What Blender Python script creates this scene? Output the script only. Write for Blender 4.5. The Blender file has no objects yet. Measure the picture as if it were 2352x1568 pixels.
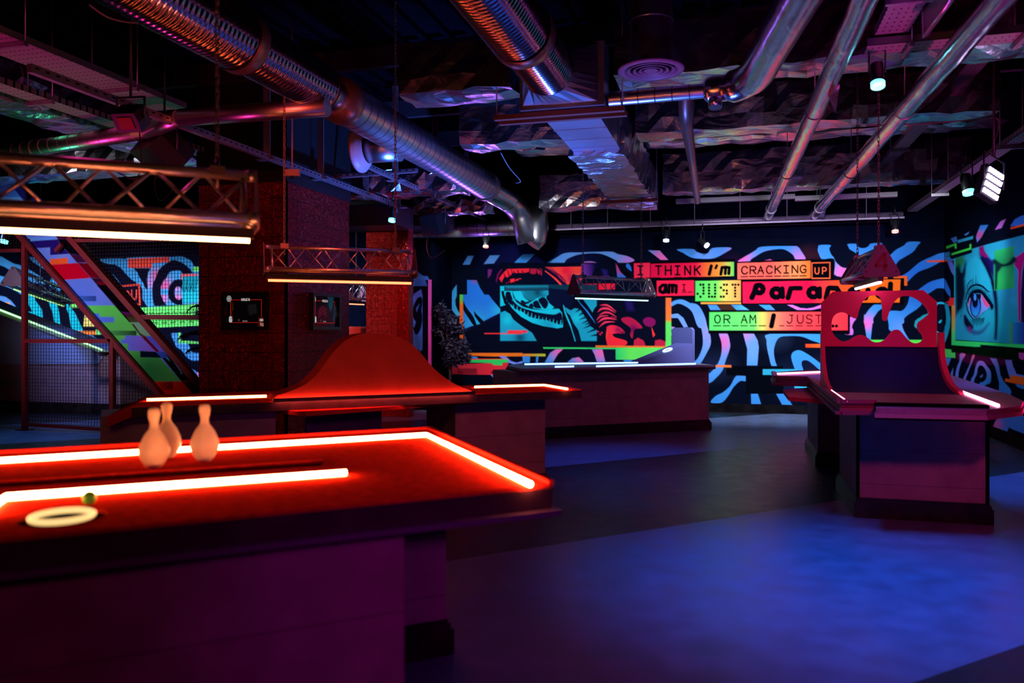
import bpy, bmesh, math, random
import numpy as np
from mathutils import Vector, Matrix
random.seed(7); rng = np.random.default_rng(5)
sc = bpy.context.scene
COL = sc.collection
PI = math.pi
# ---------------------------------------------------------------- camera
FPX = 1829.0; CX = 1176.0; HY = 762.0; H = 1.5
TH = math.radians(15.6)
RV = Vector((math.cos(TH), math.sin(TH), 0)); FV = Vector((-math.sin(TH), math.cos(TH), 0)); UV = Vector((0, 0, 1))
CP = Vector((0, 0, H))
def ray(px, py): return FV + RV*((px-CX)/FPX) + UV*((HY-py)/FPX)
def onZ(px, py, z):
    r = ray(px, py); return CP + r*((z-H)/r.z)
def onY(px, py, y):
    r = ray(px, py); return CP + r*(y/r.y)
def onX(px, py, x):
    r = ray(px, py); return CP + r*(x/r.x)
def atD(px, py, d): return CP + ray(px, py)*d
cam_d = bpy.data.cameras.new('camera'); cam = bpy.data.objects.new('camera', cam_d); COL.objects.link(cam)
cam.location = CP; cam.rotation_euler = (PI/2, 0, TH)
cam_d.sensor_width = 36; cam_d.lens = 36*FPX/2352; cam_d.shift_y = -22/2352
cam_d.clip_start = .05; cam_d.clip_end = 80
cam_d.dof.use_dof = True; cam_d.dof.focus_distance = 11.0; cam_d.dof.aperture_fstop = 1.5
sc.camera = cam
sc.view_settings.view_transform = 'Standard'; sc.view_settings.look = 'None'
sc.view_settings.gamma = 1; sc.view_settings.use_curve_mapping = False; sc.view_settings.exposure = 0
sc.cycles.max_bounces = 5; sc.cycles.diffuse_bounces = 3; sc.cycles.glossy_bounces = 3
sc.cycles.transmission_bounces = 3; sc.cycles.use_denoising = True
sc.cycles.sample_clamp_indirect = 3.0; sc.cycles.caustics_reflective = False; sc.cycles.caustics_refractive = False
w = bpy.data.worlds.new('world'); sc.world = w; w.use_nodes = True
w.node_tree.nodes['Background'].inputs[0].default_value = (.05, .02, .12, 1)
w.node_tree.nodes['Background'].inputs[1].default_value = .02
# ---------------------------------------------------------------- colours, materials
def lin(c):
    c = c/255.0
    return c/12.92 if c <= .04045 else ((c+.055)/1.055)**2.4
def S(r, g, b): return (lin(r), lin(g), lin(b))
MATS = {}
def pm(name, col, rough=.5, metal=0.0, noise=(0, 0), bump=(0, 0), emit=None, est=0.0, coat=0.0, spec=None, stretch=None, sss=0, alpha=None):
    if name in MATS: return MATS[name]
    m = bpy.data.materials.new(name); m.use_nodes = True; nt = m.node_tree; n = nt.nodes; L = nt.links
    p = n['Principled BSDF']
    p.inputs['Base Color'].default_value = (*col, 1); p.inputs['Roughness'].default_value = rough
    p.inputs['Metallic'].default_value = metal
    if spec is not None: p.inputs['Specular IOR Level'].default_value = spec
    if spec == 0: p.inputs['IOR'].default_value = 1.0
    if coat: p.inputs['Coat Weight'].default_value = coat; p.inputs['Coat Roughness'].default_value = .15
    if sss:
        p.inputs['Subsurface Weight'].default_value = sss; p.inputs['Subsurface Radius'].default_value = (1, .8, .7)
        p.inputs['Subsurface Scale'].default_value = .03
    tc = n.new('ShaderNodeTexCoord'); src = tc.outputs['Object']
    if stretch:
        mp = n.new('ShaderNodeMapping'); mp.inputs['Scale'].default_value = stretch
        L.new(src, mp.inputs[0]); src = mp.outputs[0]
    if noise[1]:
        t = n.new('ShaderNodeTexNoise'); t.inputs['Scale'].default_value = noise[0]; t.inputs['Detail'].default_value = 6
        L.new(src, t.inputs['Vector'])
        r = n.new('ShaderNodeMapRange'); r.inputs['From Min'].default_value = .3; r.inputs['From Max'].default_value = .7
        r.inputs['To Min'].default_value = 1-noise[1]; r.inputs['To Max'].default_value = 1+noise[1]*.6
        L.new(t.outputs[0], r.inputs[0])
        mx = n.new('ShaderNodeVectorMath'); mx.operation = 'SCALE'; mx.inputs[0].default_value = col
        L.new(r.outputs[0], mx.inputs['Scale']); L.new(mx.outputs[0], p.inputs['Base Color'])
    if bump[1]:
        t = n.new('ShaderNodeTexNoise'); t.inputs['Scale'].default_value = bump[0]; t.inputs['Detail'].default_value = 4
        L.new(src, t.inputs['Vector'])
        b = n.new('ShaderNodeBump'); b.inputs['Strength'].default_value = bump[1]; b.inputs['Distance'].default_value = .02
        L.new(t.outputs[0], b.inputs['Height']); L.new(b.outputs[0], p.inputs['Normal'])
    if emit:
        p.inputs['Emission Color'].default_value = (*emit, 1); p.inputs['Emission Strength'].default_value = est
    MATS[name] = m; return m
def foil(name, col, scale=6.0, strength=1.0, rough=.22, stretch=None, metal=1.0, vor=True):
    """crumpled metal foil"""
    if name in MATS: return MATS[name]
    m = bpy.data.materials.new(name); m.use_nodes = True; nt = m.node_tree; n = nt.nodes; L = nt.links
    p = n['Principled BSDF']; p.inputs['Metallic'].default_value = metal; p.inputs['Roughness'].default_value = rough
    p.inputs['Base Color'].default_value = (*col, 1)
    tc = n.new('ShaderNodeTexCoord'); mp = n.new('ShaderNodeMapping'); L.new(tc.outputs['Object'], mp.inputs[0])
    if stretch: mp.inputs['Scale'].default_value = stretch
    a = n.new('ShaderNodeTexNoise'); a.inputs['Scale'].default_value = scale; a.inputs['Detail'].default_value = 8
    a.inputs['Distortion'].default_value = 1.5; L.new(mp.outputs[0], a.inputs['Vector'])
    v = n.new('ShaderNodeTexVoronoi'); v.inputs['Scale'].default_value = scale*2.2; L.new(mp.outputs[0], v.inputs['Vector'])
    ad = n.new('ShaderNodeMath'); ad.operation = 'ADD'; L.new(a.outputs[0], ad.inputs[0])
    sm = n.new('ShaderNodeMath'); sm.operation = 'MULTIPLY'; sm.inputs[1].default_value = .35
    L.new(v.outputs['Distance'], sm.inputs[0]); L.new(sm.outputs[0], ad.inputs[1])
    b = n.new('ShaderNodeBump'); b.inputs['Strength'].default_value = strength; b.inputs['Distance'].default_value = .05
    L.new(ad.outputs[0], b.inputs['Height']); L.new(b.outputs[0], p.inputs['Normal'])
    MATS[name] = m; return m
def led(name, col, st): return pm(name, (.8, .8, .8), .4, emit=col, est=st)
# ---------------------------------------------------------------- mesh builder
def frame_of(d):
    d = Vector(d).normalized()
    up = Vector((0, 0, 1)) if abs(d.z) < .95 else Vector((1, 0, 0))
    a = d.cross(up).normalized(); b = a.cross(d).normalized()
    return d, a, b
class MB:
    def __init__(s): s.v = []; s.f = []; s.mi = []; s.sm = []; s.cm = 0; s.smooth = False
    def _add(s, vs, fs, smooth=None):
        o = len(s.v); s.v += [tuple(v) for v in vs]
        for f in fs:
            s.f.append(tuple(i+o for i in f)); s.mi.append(s.cm); s.sm.append(s.smooth if smooth is None else smooth)
    def hexa(s, c8): s._add(c8, [(0, 3, 2, 1), (4, 5, 6, 7), (0, 1, 5, 4), (1, 2, 6, 5), (2, 3, 7, 6), (3, 0, 4, 7)], False)
    def box(s, lo, hi):
        x0, y0, z0 = lo; x1, y1, z1 = hi
        s.hexa([(x0, y0, z0), (x1, y0, z0), (x1, y1, z0), (x0, y1, z0), (x0, y0, z1), (x1, y0, z1), (x1, y1, z1), (x0, y1, z1)])
    def bar(s, p0, p1, wa, wb, up=None):
        """rectangular bar from p0 to p1; wa across, wb along 'up'"""
        p0 = Vector(p0); p1 = Vector(p1); d, a, b = frame_of(p1-p0)
        if up is not None:
            b = Vector(up); b = (b-d*b.dot(d)).normalized(); a = d.cross(b)
        a = a*wa/2; b = b*wb/2
        s.hexa([p0-a-b, p0+a-b, p1+a-b, p1-a-b, p0-a+b, p0+a+b, p1+a+b, p1-a+b])
    def tube(s, path, r, seg=12, cap=True, closed=False, smooth=True):
        path = [Vector(p) for p in path]; n = len(path); rs = r if isinstance(r, (list, tuple)) else [r]*n
        vs = []; prev = None
        for i, p in enumerate(path):
            if closed: d = path[(i+1) % n]-path[i-1]
            elif i == 0: d = path[1]-p
            elif i == n-1: d = p-path[i-1]
            else: d = (path[i+1]-p).normalized()+(p-path[i-1]).normalized()
            if d.length < 1e-9: d = Vector((0, 0, 1))
            d.normalize()
            if prev is None: _, a, b = frame_of(d)
            else:
                a = prev-d*prev.dot(d)
                if a.length < 1e-6: _, a, b = frame_of(d)
                a.normalize(); b = a.cross(d)
            prev = a
            for k in range(seg):
                t = 2*PI*k/seg; vs.append(p+(a*math.cos(t)+b*math.sin(t))*rs[i])
        fs = []
        for i in range(n if closed else n-1):
            j = (i+1) % n
            for k in range(seg):
                k2 = (k+1) % seg; fs.append((i*seg+k, i*seg+k2, j*seg+k2, j*seg+k))
        s._add(vs, fs, smooth)
        if cap and not closed:
            o = len(s.v)-len(vs)
            s.f.append(tuple(o+k for k in range(seg))); s.mi.append(s.cm); s.sm.append(False)
            s.f.append(tuple(o+(n-1)*seg+k for k in reversed(range(seg)))); s.mi.append(s.cm); s.sm.append(False)
    def lathe(s, prof, c, axis=(0, 0, 1), seg=32, smooth=True):
        c = Vector(c); d, a, b = frame_of(axis)
        vs = []
        for (r, h) in prof:
            for k in range(seg):
                t = 2*PI*k/seg; vs.append(c+d*h+(a*math.cos(t)+b*math.sin(t))*max(r, 1e-5))
        fs = []
        for i in range(len(prof)-1):
            for k in range(seg):
                k2 = (k+1) % seg; fs.append((i*seg+k, i*seg+k2, (i+1)*seg+k2, (i+1)*seg+k))
        s._add(vs, fs, smooth)
    def prism(s, outer, vec, holes=(), smooth_holes=True, smooth=False):
        """planar polygon (3-D points) extruded by vec, with holes"""
        vec = Vector(vec); bm = bmesh.new(); loops = [outer]+list(holes); ed = []
        allv = []
        for lp in loops:
            vv = [bm.verts.new(Vector(p)) for p in lp]; allv.append(vv)
            for i in range(len(vv)): ed.append(bm.edges.new((vv[i], vv[(i+1) % len(vv)])))
        nv = len(outer); nrm = Vector((0, 0, 0))
        for i in range(nv):
            a = Vector(outer[i]); b = Vector(outer[(i+1) % nv]); nrm += a.cross(b)
        r = bmesh.ops.triangle_fill(bm, use_beauty=True, use_dissolve=False, edges=ed, normal=nrm.normalized())
        bm.verts.index_update()
        base = [v.co.copy() for v in bm.verts]; tris = [[v.index for v in f.verts] for f in bm.faces]
        idx = [[v.index for v in vv] for vv in allv]; bm.free()
        n = len(base)
        vs = base+[b+vec for b in base]; fs = [tuple(t) for t in tris]+[tuple(i+n for i in reversed(t)) for t in tris]
        s._add(vs, fs, False); o = len(s.v)-2*n
        for li, lp in enumerate(idx):
            # separate side verts for crisp edges
            m = len(lp); v2 = [base[i] for i in lp]+[base[i]+vec for i in lp]
            s._add(v2, [(i, (i+1) % m, m+(i+1) % m, m+i) for i in range(m)], smooth if li == 0 else smooth_holes)
    def torus(s, c, axis, R, r, seg=40, seg2=8):
        c = Vector(c); d, a, b = frame_of(axis)
        s.tube([c+(a*math.cos(2*PI*k/seg)+b*math.sin(2*PI*k/seg))*R for k in range(seg)], r, seg2, closed=True)
    def ball(s, c, r, seg=16, sx=(1, 1, 1)):
        prof = [(r*math.sin(PI*i/(seg//2+2)), -r*math.cos(PI*i/(seg//2+2))) for i in range(seg//2+3)]
        s.lathe(prof, c, (0, 0, 1), seg)
    def build(s, name, mats, parent=None, recalc=True):
        me = bpy.data.meshes.new(name); off = ORG.get(parent.name, Vector((0, 0, 0))) if parent else Vector((0, 0, 0))
        me.from_pydata([(v[0]-off.x, v[1]-off.y, v[2]-off.z) for v in s.v], [], s.f)
        for m in (mats if isinstance(mats, (list, tuple)) else [mats]): me.materials.append(m)
        me.polygons.foreach_set('material_index', s.mi); me.polygons.foreach_set('use_smooth', s.sm)
        if recalc:
            bm = bmesh.new(); bm.from_mesh(me); bmesh.ops.recalc_face_normals(bm, faces=bm.faces); bm.to_mesh(me); bm.free()
        me.update()
        o = bpy.data.objects.new(name, me); COL.objects.link(o)
        if parent: o.parent = parent; ORG[o.name] = off
        return o
ORG = {}
def tag(o, label=None, cat=None, group=None, kind=None):
    if label: o['label'] = label
    if cat: o['category'] = cat
    if group: o['group'] = group
    if kind: o['kind'] = kind
    return o
def thing(name, label, cat, loc, group=None):
    o = bpy.data.objects.new(name, None); COL.objects.link(o); o.empty_display_size = .1
    o.location = loc; ORG[o.name] = Vector(loc); return tag(o, label, cat, group)
def struct(name, mb, mat, parent=None):
    o = mb.build(name, mat, parent)
    if not parent: o['kind'] = 'structure'
    return o
def catmull(pts, closed=True, n=6):
    out = []; m = len(pts)
    for i in range(m if closed else m-1):
        p0 = pts[(i-1) % m] if closed or i > 0 else pts[0]; p1 = pts[i]; p2 = pts[(i+1) % m]
        p3 = pts[(i+2) % m] if closed or i+2 < m else pts[m-1]
        for k in range(n):
            t = k/n; t2 = t*t; t3 = t2*t
            out.append(tuple(.5*((2*b)+(-a+c)*t+(2*a-5*b+4*c-d)*t2+(-a+3*b-3*c+d)*t3) for a, b, c, d in zip(p0, p1, p2, p3)))
    if not closed: out.append(tuple(pts[-1]))
    return out
# ---------------------------------------------------------------- mural canvas: a wall-bound grid of vertices whose paint colour is worked out here
LIT = (1.0, 1.0, 1.0)
def parse(s): return [tuple(float(a) for a in q.split(',')) for q in s.split()]
class Canvas:
    def __init__(s, x0, x1, y0, y1, step, base):
        s.nx = int((x1-x0)/step)+1; s.ny = int((y1-y0)/step)+1
        gx = np.linspace(x0, x1, s.nx); gy = np.linspace(y0, y1, s.ny)
        X, Y = np.meshgrid(gx, gy); s.P = np.stack([X.ravel(), Y.ravel()], 1)
        s.C = np.tile(np.array(base, float), (len(s.P), 1)); s.o = (0, 0); s.k = 1.0; s.step = step; s.soft = step
    def fr(s, x0, y0, k): s.o = (x0, y0); s.k = k; return s
    def T(s, pts):
        if isinstance(pts, str): pts = parse(pts)
        return np.array([(s.o[0]+p[0]/s.k, s.o[1]+p[1]/s.k) for p in pts])
    def colarr(s, col, idx):
        if callable(col): return col(s.P[idx])
        return np.array(S(*col))
    def put(s, idx, a, col):
        c = s.colarr(col, idx); a = a[:, None]
        s.C[idx] = s.C[idx]*(1-a)+c*a
    def poly(s, pts, col, sm=False, soft=None, op=1.0):
        q = s.T(pts)
        if sm: q = np.array(catmull([tuple(p) for p in q], True, 4))
        sf = s.soft if soft is None else max(soft/s.k, s.soft)
        lo = q.min(0)-sf; hi = q.max(0)+sf
        idx = np.where((s.P[:, 0] >= lo[0]) & (s.P[:, 0] <= hi[0]) & (s.P[:, 1] >= lo[1]) & (s.P[:, 1] <= hi[1]))[0]
        if not len(idx): return
        p = s.P[idx]; d2 = np.full(len(p), 1e12); ins = np.zeros(len(p), bool)
        for i in range(len(q)):
            a = q[i]; b = q[(i+1) % len(q)]; e = b-a; w_ = p-a
            t = np.clip((w_@e)/max(e@e, 1e-9), 0, 1); dd = w_-t[:, None]*e; d2 = np.minimum(d2, (dd**2).sum(1))
            c = (a[1] > p[:, 1]) != (b[1] > p[:, 1])
            if a[1] != b[1]: ins ^= c & (p[:, 0] < (b[0]-a[0])*(p[:, 1]-a[1])/(b[1]-a[1])+a[0])
        sd = np.sqrt(d2)*np.where(ins, -1, 1)
        s.put(idx, np.clip(.5-sd/sf, 0, 1)*op, col)
    def stroke(s, pts, r, col, sm=False, soft=None, op=1.0, closed=False):
        q = s.T(pts); rr = np.array([r]*len(q) if not isinstance(r, (list, tuple)) else r, float)/s.k
        if len(rr) != len(q): rr = np.interp(np.linspace(0, 1, len(q)), np.linspace(0, 1, len(rr)), rr)
        if sm:
            z = catmull([(p[0], p[1], w_) for p, w_ in zip(q, rr)], closed, 5); q = np.array([(a, b) for a, b, c in z]); rr = np.array([c for a, b, c in z])
        if closed: q = np.vstack([q, q[:1]]); rr = np.append(rr, rr[0])
        sf = s.soft if soft is None else max(soft/s.k, s.soft); M = rr.max()+sf
        lo = q.min(0)-M; hi = q.max(0)+M
        idx = np.where((s.P[:, 0] >= lo[0]) & (s.P[:, 0] <= hi[0]) & (s.P[:, 1] >= lo[1]) & (s.P[:, 1] <= hi[1]))[0]
        if not len(idx): return
        p = s.P[idx]; best = np.full(len(p), 1e9)
        if len(q) == 1: best = np.sqrt(((p-q[0])**2).sum(1))-rr[0]
        for i in range(len(q)-1):
            a = q[i]; b = q[i+1]; e = b-a; w_ = p-a; t = np.clip((w_@e)/max(e@e, 1e-9), 0, 1)
            d = np.sqrt(((w_-t[:, None]*e)**2).sum(1))-(rr[i]*(1-t)+rr[i+1]*t); best = np.minimum(best, d)
        s.put(idx, np.clip(.5-best/sf, 0, 1)*op, col)
    def dot(s, pts, r, col):
        for p in (parse(pts) if isinstance(pts, str) else pts): s.stroke([p], r, col)
    def ell(s, cx, cy, rx, ry, col, soft=None, op=1.0, n=28):
        s.poly([(cx+rx*math.cos(2*PI*k/n), cy+ry*math.sin(2*PI*k/n)) for k in range(n)], col, soft=soft, op=op)
    def build(s, name, proj, mat, parent=None):
        N = len(s.P); q = np.array([tuple(proj(x, y)) for x, y in s.P])
        i = np.arange(s.nx-1)[None, :]+np.arange(s.ny-1)[:, None]*s.nx; i = i.ravel()
        f = np.stack([i, i+s.nx, i+s.nx+1, i+1], 1)
        off = ORG.get(parent.name, Vector((0, 0, 0))) if parent else Vector((0, 0, 0))
        q = q-np.array(off)
        me = bpy.data.meshes.new(name); me.vertices.add(N); me.vertices.foreach_set('co', q.ravel())
        me.loops.add(len(f)*4); me.loops.foreach_set('vertex_index', f.ravel().astype('i4'))
        me.polygons.add(len(f)); me.polygons.foreach_set('loop_start', (np.arange(len(f))*4).astype('i4'))
        me.update(calc_edges=True)
        at = me.color_attributes.new('paint', 'FLOAT_COLOR', 'POINT')
        c = np.ones((N, 4)); c[:, :3] = np.clip(s.C/np.array(LIT), 0, .95); at.data.foreach_set('color', c.ravel())
        me.materials.append(mat); o = bpy.data.objects.new(name, me); COL.objects.link(o)
        if parent: o.parent = parent; ORG[o.name] = off
        return o
def paint_mat(name, rough=.6, noise=.12):
    m = bpy.data.materials.new(name); m.use_nodes = True; nt = m.node_tree; n = nt.nodes; L = nt.links
    p = n['Principled BSDF']; p.inputs['Roughness'].default_value = rough; p.inputs['Specular IOR Level'].default_value = 0; p.inputs['IOR'].default_value = 1.0
    a = n.new('ShaderNodeAttribute'); a.attribute_name = 'paint'
    t = n.new('ShaderNodeTexNoise'); t.inputs['Scale'].default_value = 2.5; t.inputs['Detail'].default_value = 5
    tc = n.new('ShaderNodeTexCoord'); L.new(tc.outputs['Object'], t.inputs['Vector'])
    r = n.new('ShaderNodeMapRange'); r.inputs['From Min'].default_value = .3; r.inputs['From Max'].default_value = .7
    r.inputs['To Min'].default_value = 1-noise; r.inputs['To Max'].default_value = 1.0; L.new(t.outputs[0], r.inputs[0])
    mx = n.new('ShaderNodeVectorMath'); mx.operation = 'SCALE'; L.new(a.outputs['Color'], mx.inputs[0]); L.new(r.outputs[0], mx.inputs['Scale'])
    L.new(mx.outputs[0], p.inputs['Base Color'])
    MATS[name] = m; return m
def gradx(stops):
    """colour gradient along the canvas x; stops [(px, (r,g,b))]"""
    xs = [a for a, _ in stops]; cs = np.array([S(*c) for _, c in stops])
    def f(P): return np.stack([np.interp(P[:, 0], xs, cs[:, k]) for k in range(3)], 1)
    return f
def grady(stops):
    xs = [a for a, _ in stops]; cs = np.array([S(*c) for _, c in stops])
    def f(P): return np.stack([np.interp(P[:, 1], xs, cs[:, k]) for k in range(3)], 1)
    return f
def airbrush(base, blobs):
    """base colour with soft round patches [(px,py,r,(r,g,b))]"""
    b0 = np.array(S(*base))
    def f(P):
        c = np.tile(b0, (len(P), 1))
        for x, y, r, col in blobs:
            a = np.exp(-(((P[:, 0]-x)/r)**2+((P[:, 1]-y)/r)**2))[:, None]*.95; c = c*(1-a)+np.array(S(*col))*a
        return c
    return f
# monoline marker lettering, unit box, y down
FONT = {'I': ['.1,0 .9,0', '.5,0 .5,1', '.1,1 .9,1'], 'T': ['0,0 1,0', '.5,0 .5,1'], 'H': ['0,0 0,1', '1,0 1,1', '0,.5 1,.5'],
 'N': ['0,1 0,0 1,1 1,0'], 'K': ['0,0 0,1', '1,0 0,.55', '.3,.4 1,1'], 'C': ['1,.2 .75,0 .3,0 0,.3 0,.7 .3,1 .75,1 1,.8'],
 'R': ['0,1 0,0 .7,0 1,.15 1,.4 .7,.52 0,.52', '.5,.52 1,1'], 'A': ['0,1 .5,0 1,1', '.2,.62 .8,.62'],
 'G': ['1,.2 .75,0 .3,0 0,.3 0,.7 .3,1 .75,1 1,.85 1,.55 .6,.55'], 'U': ['0,0 0,.7 .25,1 .75,1 1,.7 1,0'],
 'P': ['0,1 0,0 .7,0 1,.15 1,.4 .7,.55 0,.55'], 'O': ['.5,0 .85,.12 1,.5 .85,.88 .5,1 .15,.88 0,.5 .15,.12 .5,0'],
 'M': ['0,1 .05,0 .5,.6 .95,0 1,1'], 'J': ['.4,0 1,0', '.8,0 .8,.75 .55,1 .2,1 0,.8'], 'S': ['1,.12 .7,0 .25,0 .02,.2 .15,.45 .8,.55 1,.8 .75,1 .25,1 0,.88'],
 'E': ['1,0 0,0 0,1 1,1', '0,.5 .8,.5'], 'L': ['0,0 0,1 1,1'], '8': ['.5,.48 .15,.3 .2,.05 .5,0 .8,.05 .85,.3 .5,.48 .05,.7 .1,.95 .5,1 .9,.95 .95,.7 .5,.48'],
 '4': ['.8,1 .8,0 0,.7 1,.7'], '6': ['.9,.1 .5,0 .1,.3 0,.7 .3,1 .7,1 1,.75 .8,.5 .4,.45 .05,.6'], 'Y': ['0,0 .5,.5 1,0', '.5,.5 .5,1']}
def letter(cv, ch, x, y, w_, h_, r, col, slant=0):
    for st in FONT[ch]:
        cv.stroke([(x+a*w_+slant*(1-b)*h_, y+b*h_) for a, b in parse(st)], r, col)
# ================================================================ room shell
YB = 15.43; XR = 3.534; XL = -19.0; YF = -4.0; ZC = 5.05
NAVY = (6, 10, 26); INK = (4, 6, 14)
m_wall = pm('dark_wall_paint', S(5, 8, 26), .8, spec=0, noise=(1.2, .5))
m_ceil = pm('ceiling_deck_paint', S(10, 7, 12), .9, spec=0, noise=(3, .3))
b = MB(); b.box((XL, YB, 0), (XR+.3, YB+.3, ZC)); wall_back = struct('wall_back', b, m_wall)
b = MB(); b.box((XR, YF, 0), (XR+.3, YB, ZC)); wall_right = struct('wall_right', b, m_wall)
b = MB(); b.box((XL-.3, YF, 0), (XL, YB, ZC)); struct('wall_left', b, m_wall)
b = MB(); b.box((XL, YF-.3, 0), (XR+.3, YF, ZC)); struct('wall_front', b, m_wall)
# floor: vinyl laid in diagonal bands of two tones
m = bpy.data.materials.new('vinyl_floor'); m.use_nodes = True; nt = m.node_tree; n = nt.nodes; L = nt.links; p = n['Principled BSDF']
tc = n.new('ShaderNodeTexCoord'); sx = n.new('ShaderNodeSeparateXYZ'); L.new(tc.outputs['Object'], sx.inputs[0])
sb = n.new('ShaderNodeMath'); sb.operation = 'SUBTRACT'; L.new(sx.outputs['Y'], sb.inputs[0]); L.new(sx.outputs['X'], sb.inputs[1])
ml = n.new('ShaderNodeMath'); ml.operation = 'MULTIPLY'; ml.inputs[1].default_value = .7071; L.new(sb.outputs[0], ml.inputs[0])
rp = n.new('ShaderNodeValToRGB'); mr = n.new('ShaderNodeMapRange'); mr.inputs['From Min'].default_value = -10; mr.inputs['From Max'].default_value = 22
L.new(ml.outputs[0], mr.inputs[0]); L.new(mr.outputs[0], rp.inputs[0]); rp.color_ramp.interpolation = 'CONSTANT'
D_ = (.013, .019, .03, 1); LT_ = (.11, .14, .27, 1)
el = rp.color_ramp.elements; el[0].position = 0; el[0].color = D_; el[1].position = (-1.0+10)/32; el[1].color = LT_
for q, c in ((2.0, 0), (2.01, 1), (4.66, 0), (7.46, 1), (10.3, 0), (12.6, 1), (15.2, 0)):
    e = el.new((q+10)/32); e.color = LT_ if c else D_
el[1].color = D_
no = n.new('ShaderNodeTexNoise'); no.inputs['Scale'].default_value = 5; no.inputs['Detail'].default_value = 8; L.new(tc.outputs['Object'], no.inputs['Vector'])
r2 = n.new('ShaderNodeMapRange'); r2.inputs['From Min'].default_value = .3; r2.inputs['From Max'].default_value = .7; r2.inputs['To Min'].default_value = .75; r2.inputs['To Max'].default_value = 1.15
L.new(no.outputs[0], r2.inputs[0]); vm = n.new('ShaderNodeVectorMath'); vm.operation = 'SCALE'; L.new(rp.outputs[0], vm.inputs[0]); L.new(r2.outputs[0], vm.inputs['Scale'])
L.new(vm.outputs[0], p.inputs['Base Color']); p.inputs['Roughness'].default_value = .33; p.inputs['Specular IOR Level'].default_value = .35
r3 = n.new('ShaderNodeMapRange'); r3.inputs['To Min'].default_value = .25; r3.inputs['To Max'].default_value = .5; L.new(no.outputs[0], r3.inputs[0]); L.new(r3.outputs[0], p.inputs['Roughness'])
b = MB(); b.box((XL, YF, -.2), (XR+.3, YB+.3, 0)); struct('floor', b, m)
# ceiling: ribbed metal deck
b = MB(); b.box((XL, YF, ZC), (XR+.3, YB+.3, ZC+.2))
x = XL+.1
while x < XR:
    b.box((x, YF, ZC-.07), (x+.07, YB, ZC)); x += .3
struct('ceiling', b, m_ceil)
m_skirt = pm('black_skirting', (.006, .005, .007), .6, noise=(6, .5), bump=(20, .2), spec=0)
b = MB(); b.box((XL, YB-.03, 0), (XR, YB, .13)); b.box((XL, YB-.02, .13), (XR, YB, .16)); struct('baseboard_back', b, m_skirt)
b = MB(); b.box((XR-.03, YF, 0), (XR, YB-.03, .13)); b.box((XR-.02, YF, .13), (XR, YB-.03, .16)); struct('baseboard_right', b, m_skirt)

# ================================================================ back wall mural (right part)
m_paint = paint_mat('mural_paint')
cv = Canvas(930, 2168.6, 548, 944, 1.45, S(*NAVY))
A_ = (980, 560, 7.84); B_ = (1260, 580, 7.84); C_ = (1860, 540, 7.84); D__ = (2052, 560, 7.84); E_ = (2052, 740, 7.84)
J_ = (1200, 350, 3.92); K_ = (1752, 350, 3.92); L_ = (1200, 700, 3.92); M_ = (1752, 700, 3.92); N_ = (600, 700, 3.92)
LILAC = (188, 96, 190); PINK = (225, 90, 165); BLU = (52, 128, 205); MID = (95, 140, 215)
zeb = airbrush(BLU, [(1440, 600, 26, LILAC), (1520, 592, 22, PINK), (1620, 585, 30, MID), (1700, 590, 25, PINK), (1765, 597, 14, PINK), (1845, 590, 22, PINK), (1935, 625, 20, PINK),
    (1620, 762, 26, PINK), (1635, 800, 60, MID), (1662, 785, 22, PINK), (1715, 770, 20, PINK), (1600, 740, 40, MID), (1735, 800, 50, MID), (1560, 730, 40, MID), (1548, 765, 20, LILAC), (1995, 740, 18, LILAC), (1990, 745, 10, PINK),
    (1285, 805, 20, PINK), (1333, 820, 14, PINK), (1380, 810, 18, PINK), (1168, 815, 20, MID), (2070, 755, 25, MID), (1960, 760, 10, LILAC), (1400, 575, 40, MID), (1110, 600, 40, MID), (1860, 570, 30, BLU), (1790, 695, 12, PINK), (1850, 705, 14, LILAC), (1720, 700, 25, (80, 170, 220)), (2110, 640, 90, (28, 82, 175)), (1330, 584, 60, MID)])
def Z(fr, s, sm=None, col=None): cv.fr(*fr).poly(s, col or zeb, (len(s.split()) > 8) if sm is None else sm)
# soft airbrushed halo over the dark ground
for x, y, r, c in ((1300, 590, 60, (14, 18, 60)), (1180, 575, 70, (16, 18, 70)), (1500, 640, 40, (30, 20, 80)), (1640, 840, 40, (22, 30, 60)), (1830, 870, 50, (16, 26, 60)), (1400, 820, 60, (12, 14, 44)), (1680, 600, 20, (30, 8, 40)), (1860, 585, 25, (50, 20, 30)), (1780, 780, 30, (24, 34, 60)), (1900, 840, 30, (26, 20, 50))):
    cv.fr(0, 0, 1).ell(x, y, r, r*.6, c, soft=r*1.2, op=.8)
Z(A_, "130,235 345,230 415,325 415,465 320,465 318,400 280,350 200,335 130,335", col=(48, 92, 180))
Z(A_, "740,215 848,213 775,370 648,375"); Z(A_, "1140,207 1318,203 1210,350 1028,362"); Z(A_, "1735,185 1945,182 1785,343 1572,345")
Z(J_, "215,1005 300,950 385,905 520,900 640,895 800,893 860,915 950,935 1008,975 885,1000 840,970 760,930 690,910 600,908 500,920 430,945 395,965 358,1002")
Z(J_, "527,1000 560,982 610,978 650,985 690,1005", col=(150, 90, 180))
Z(J_, "1130,880 1235,882 1312,967 1245,967 1190,925")
Z(J_, "1392,873 1532,870 1570,895 1620,910 1670,905 1715,860 1880,858 1820,905 1730,950 1640,957 1540,950 1480,925 1450,905")
Z(J_, "1940,983 1990,945 2060,905 2100,880 2160,848 2434,842 2480,850 2509,885 2549,962 2464,965 2434,920 2364,875 2294,870 2180,890 2100,935 2060,960 2037,983")
Z(J_, "2183,972 2230,962 2275,976 2230,985", col=PINK)
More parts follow.
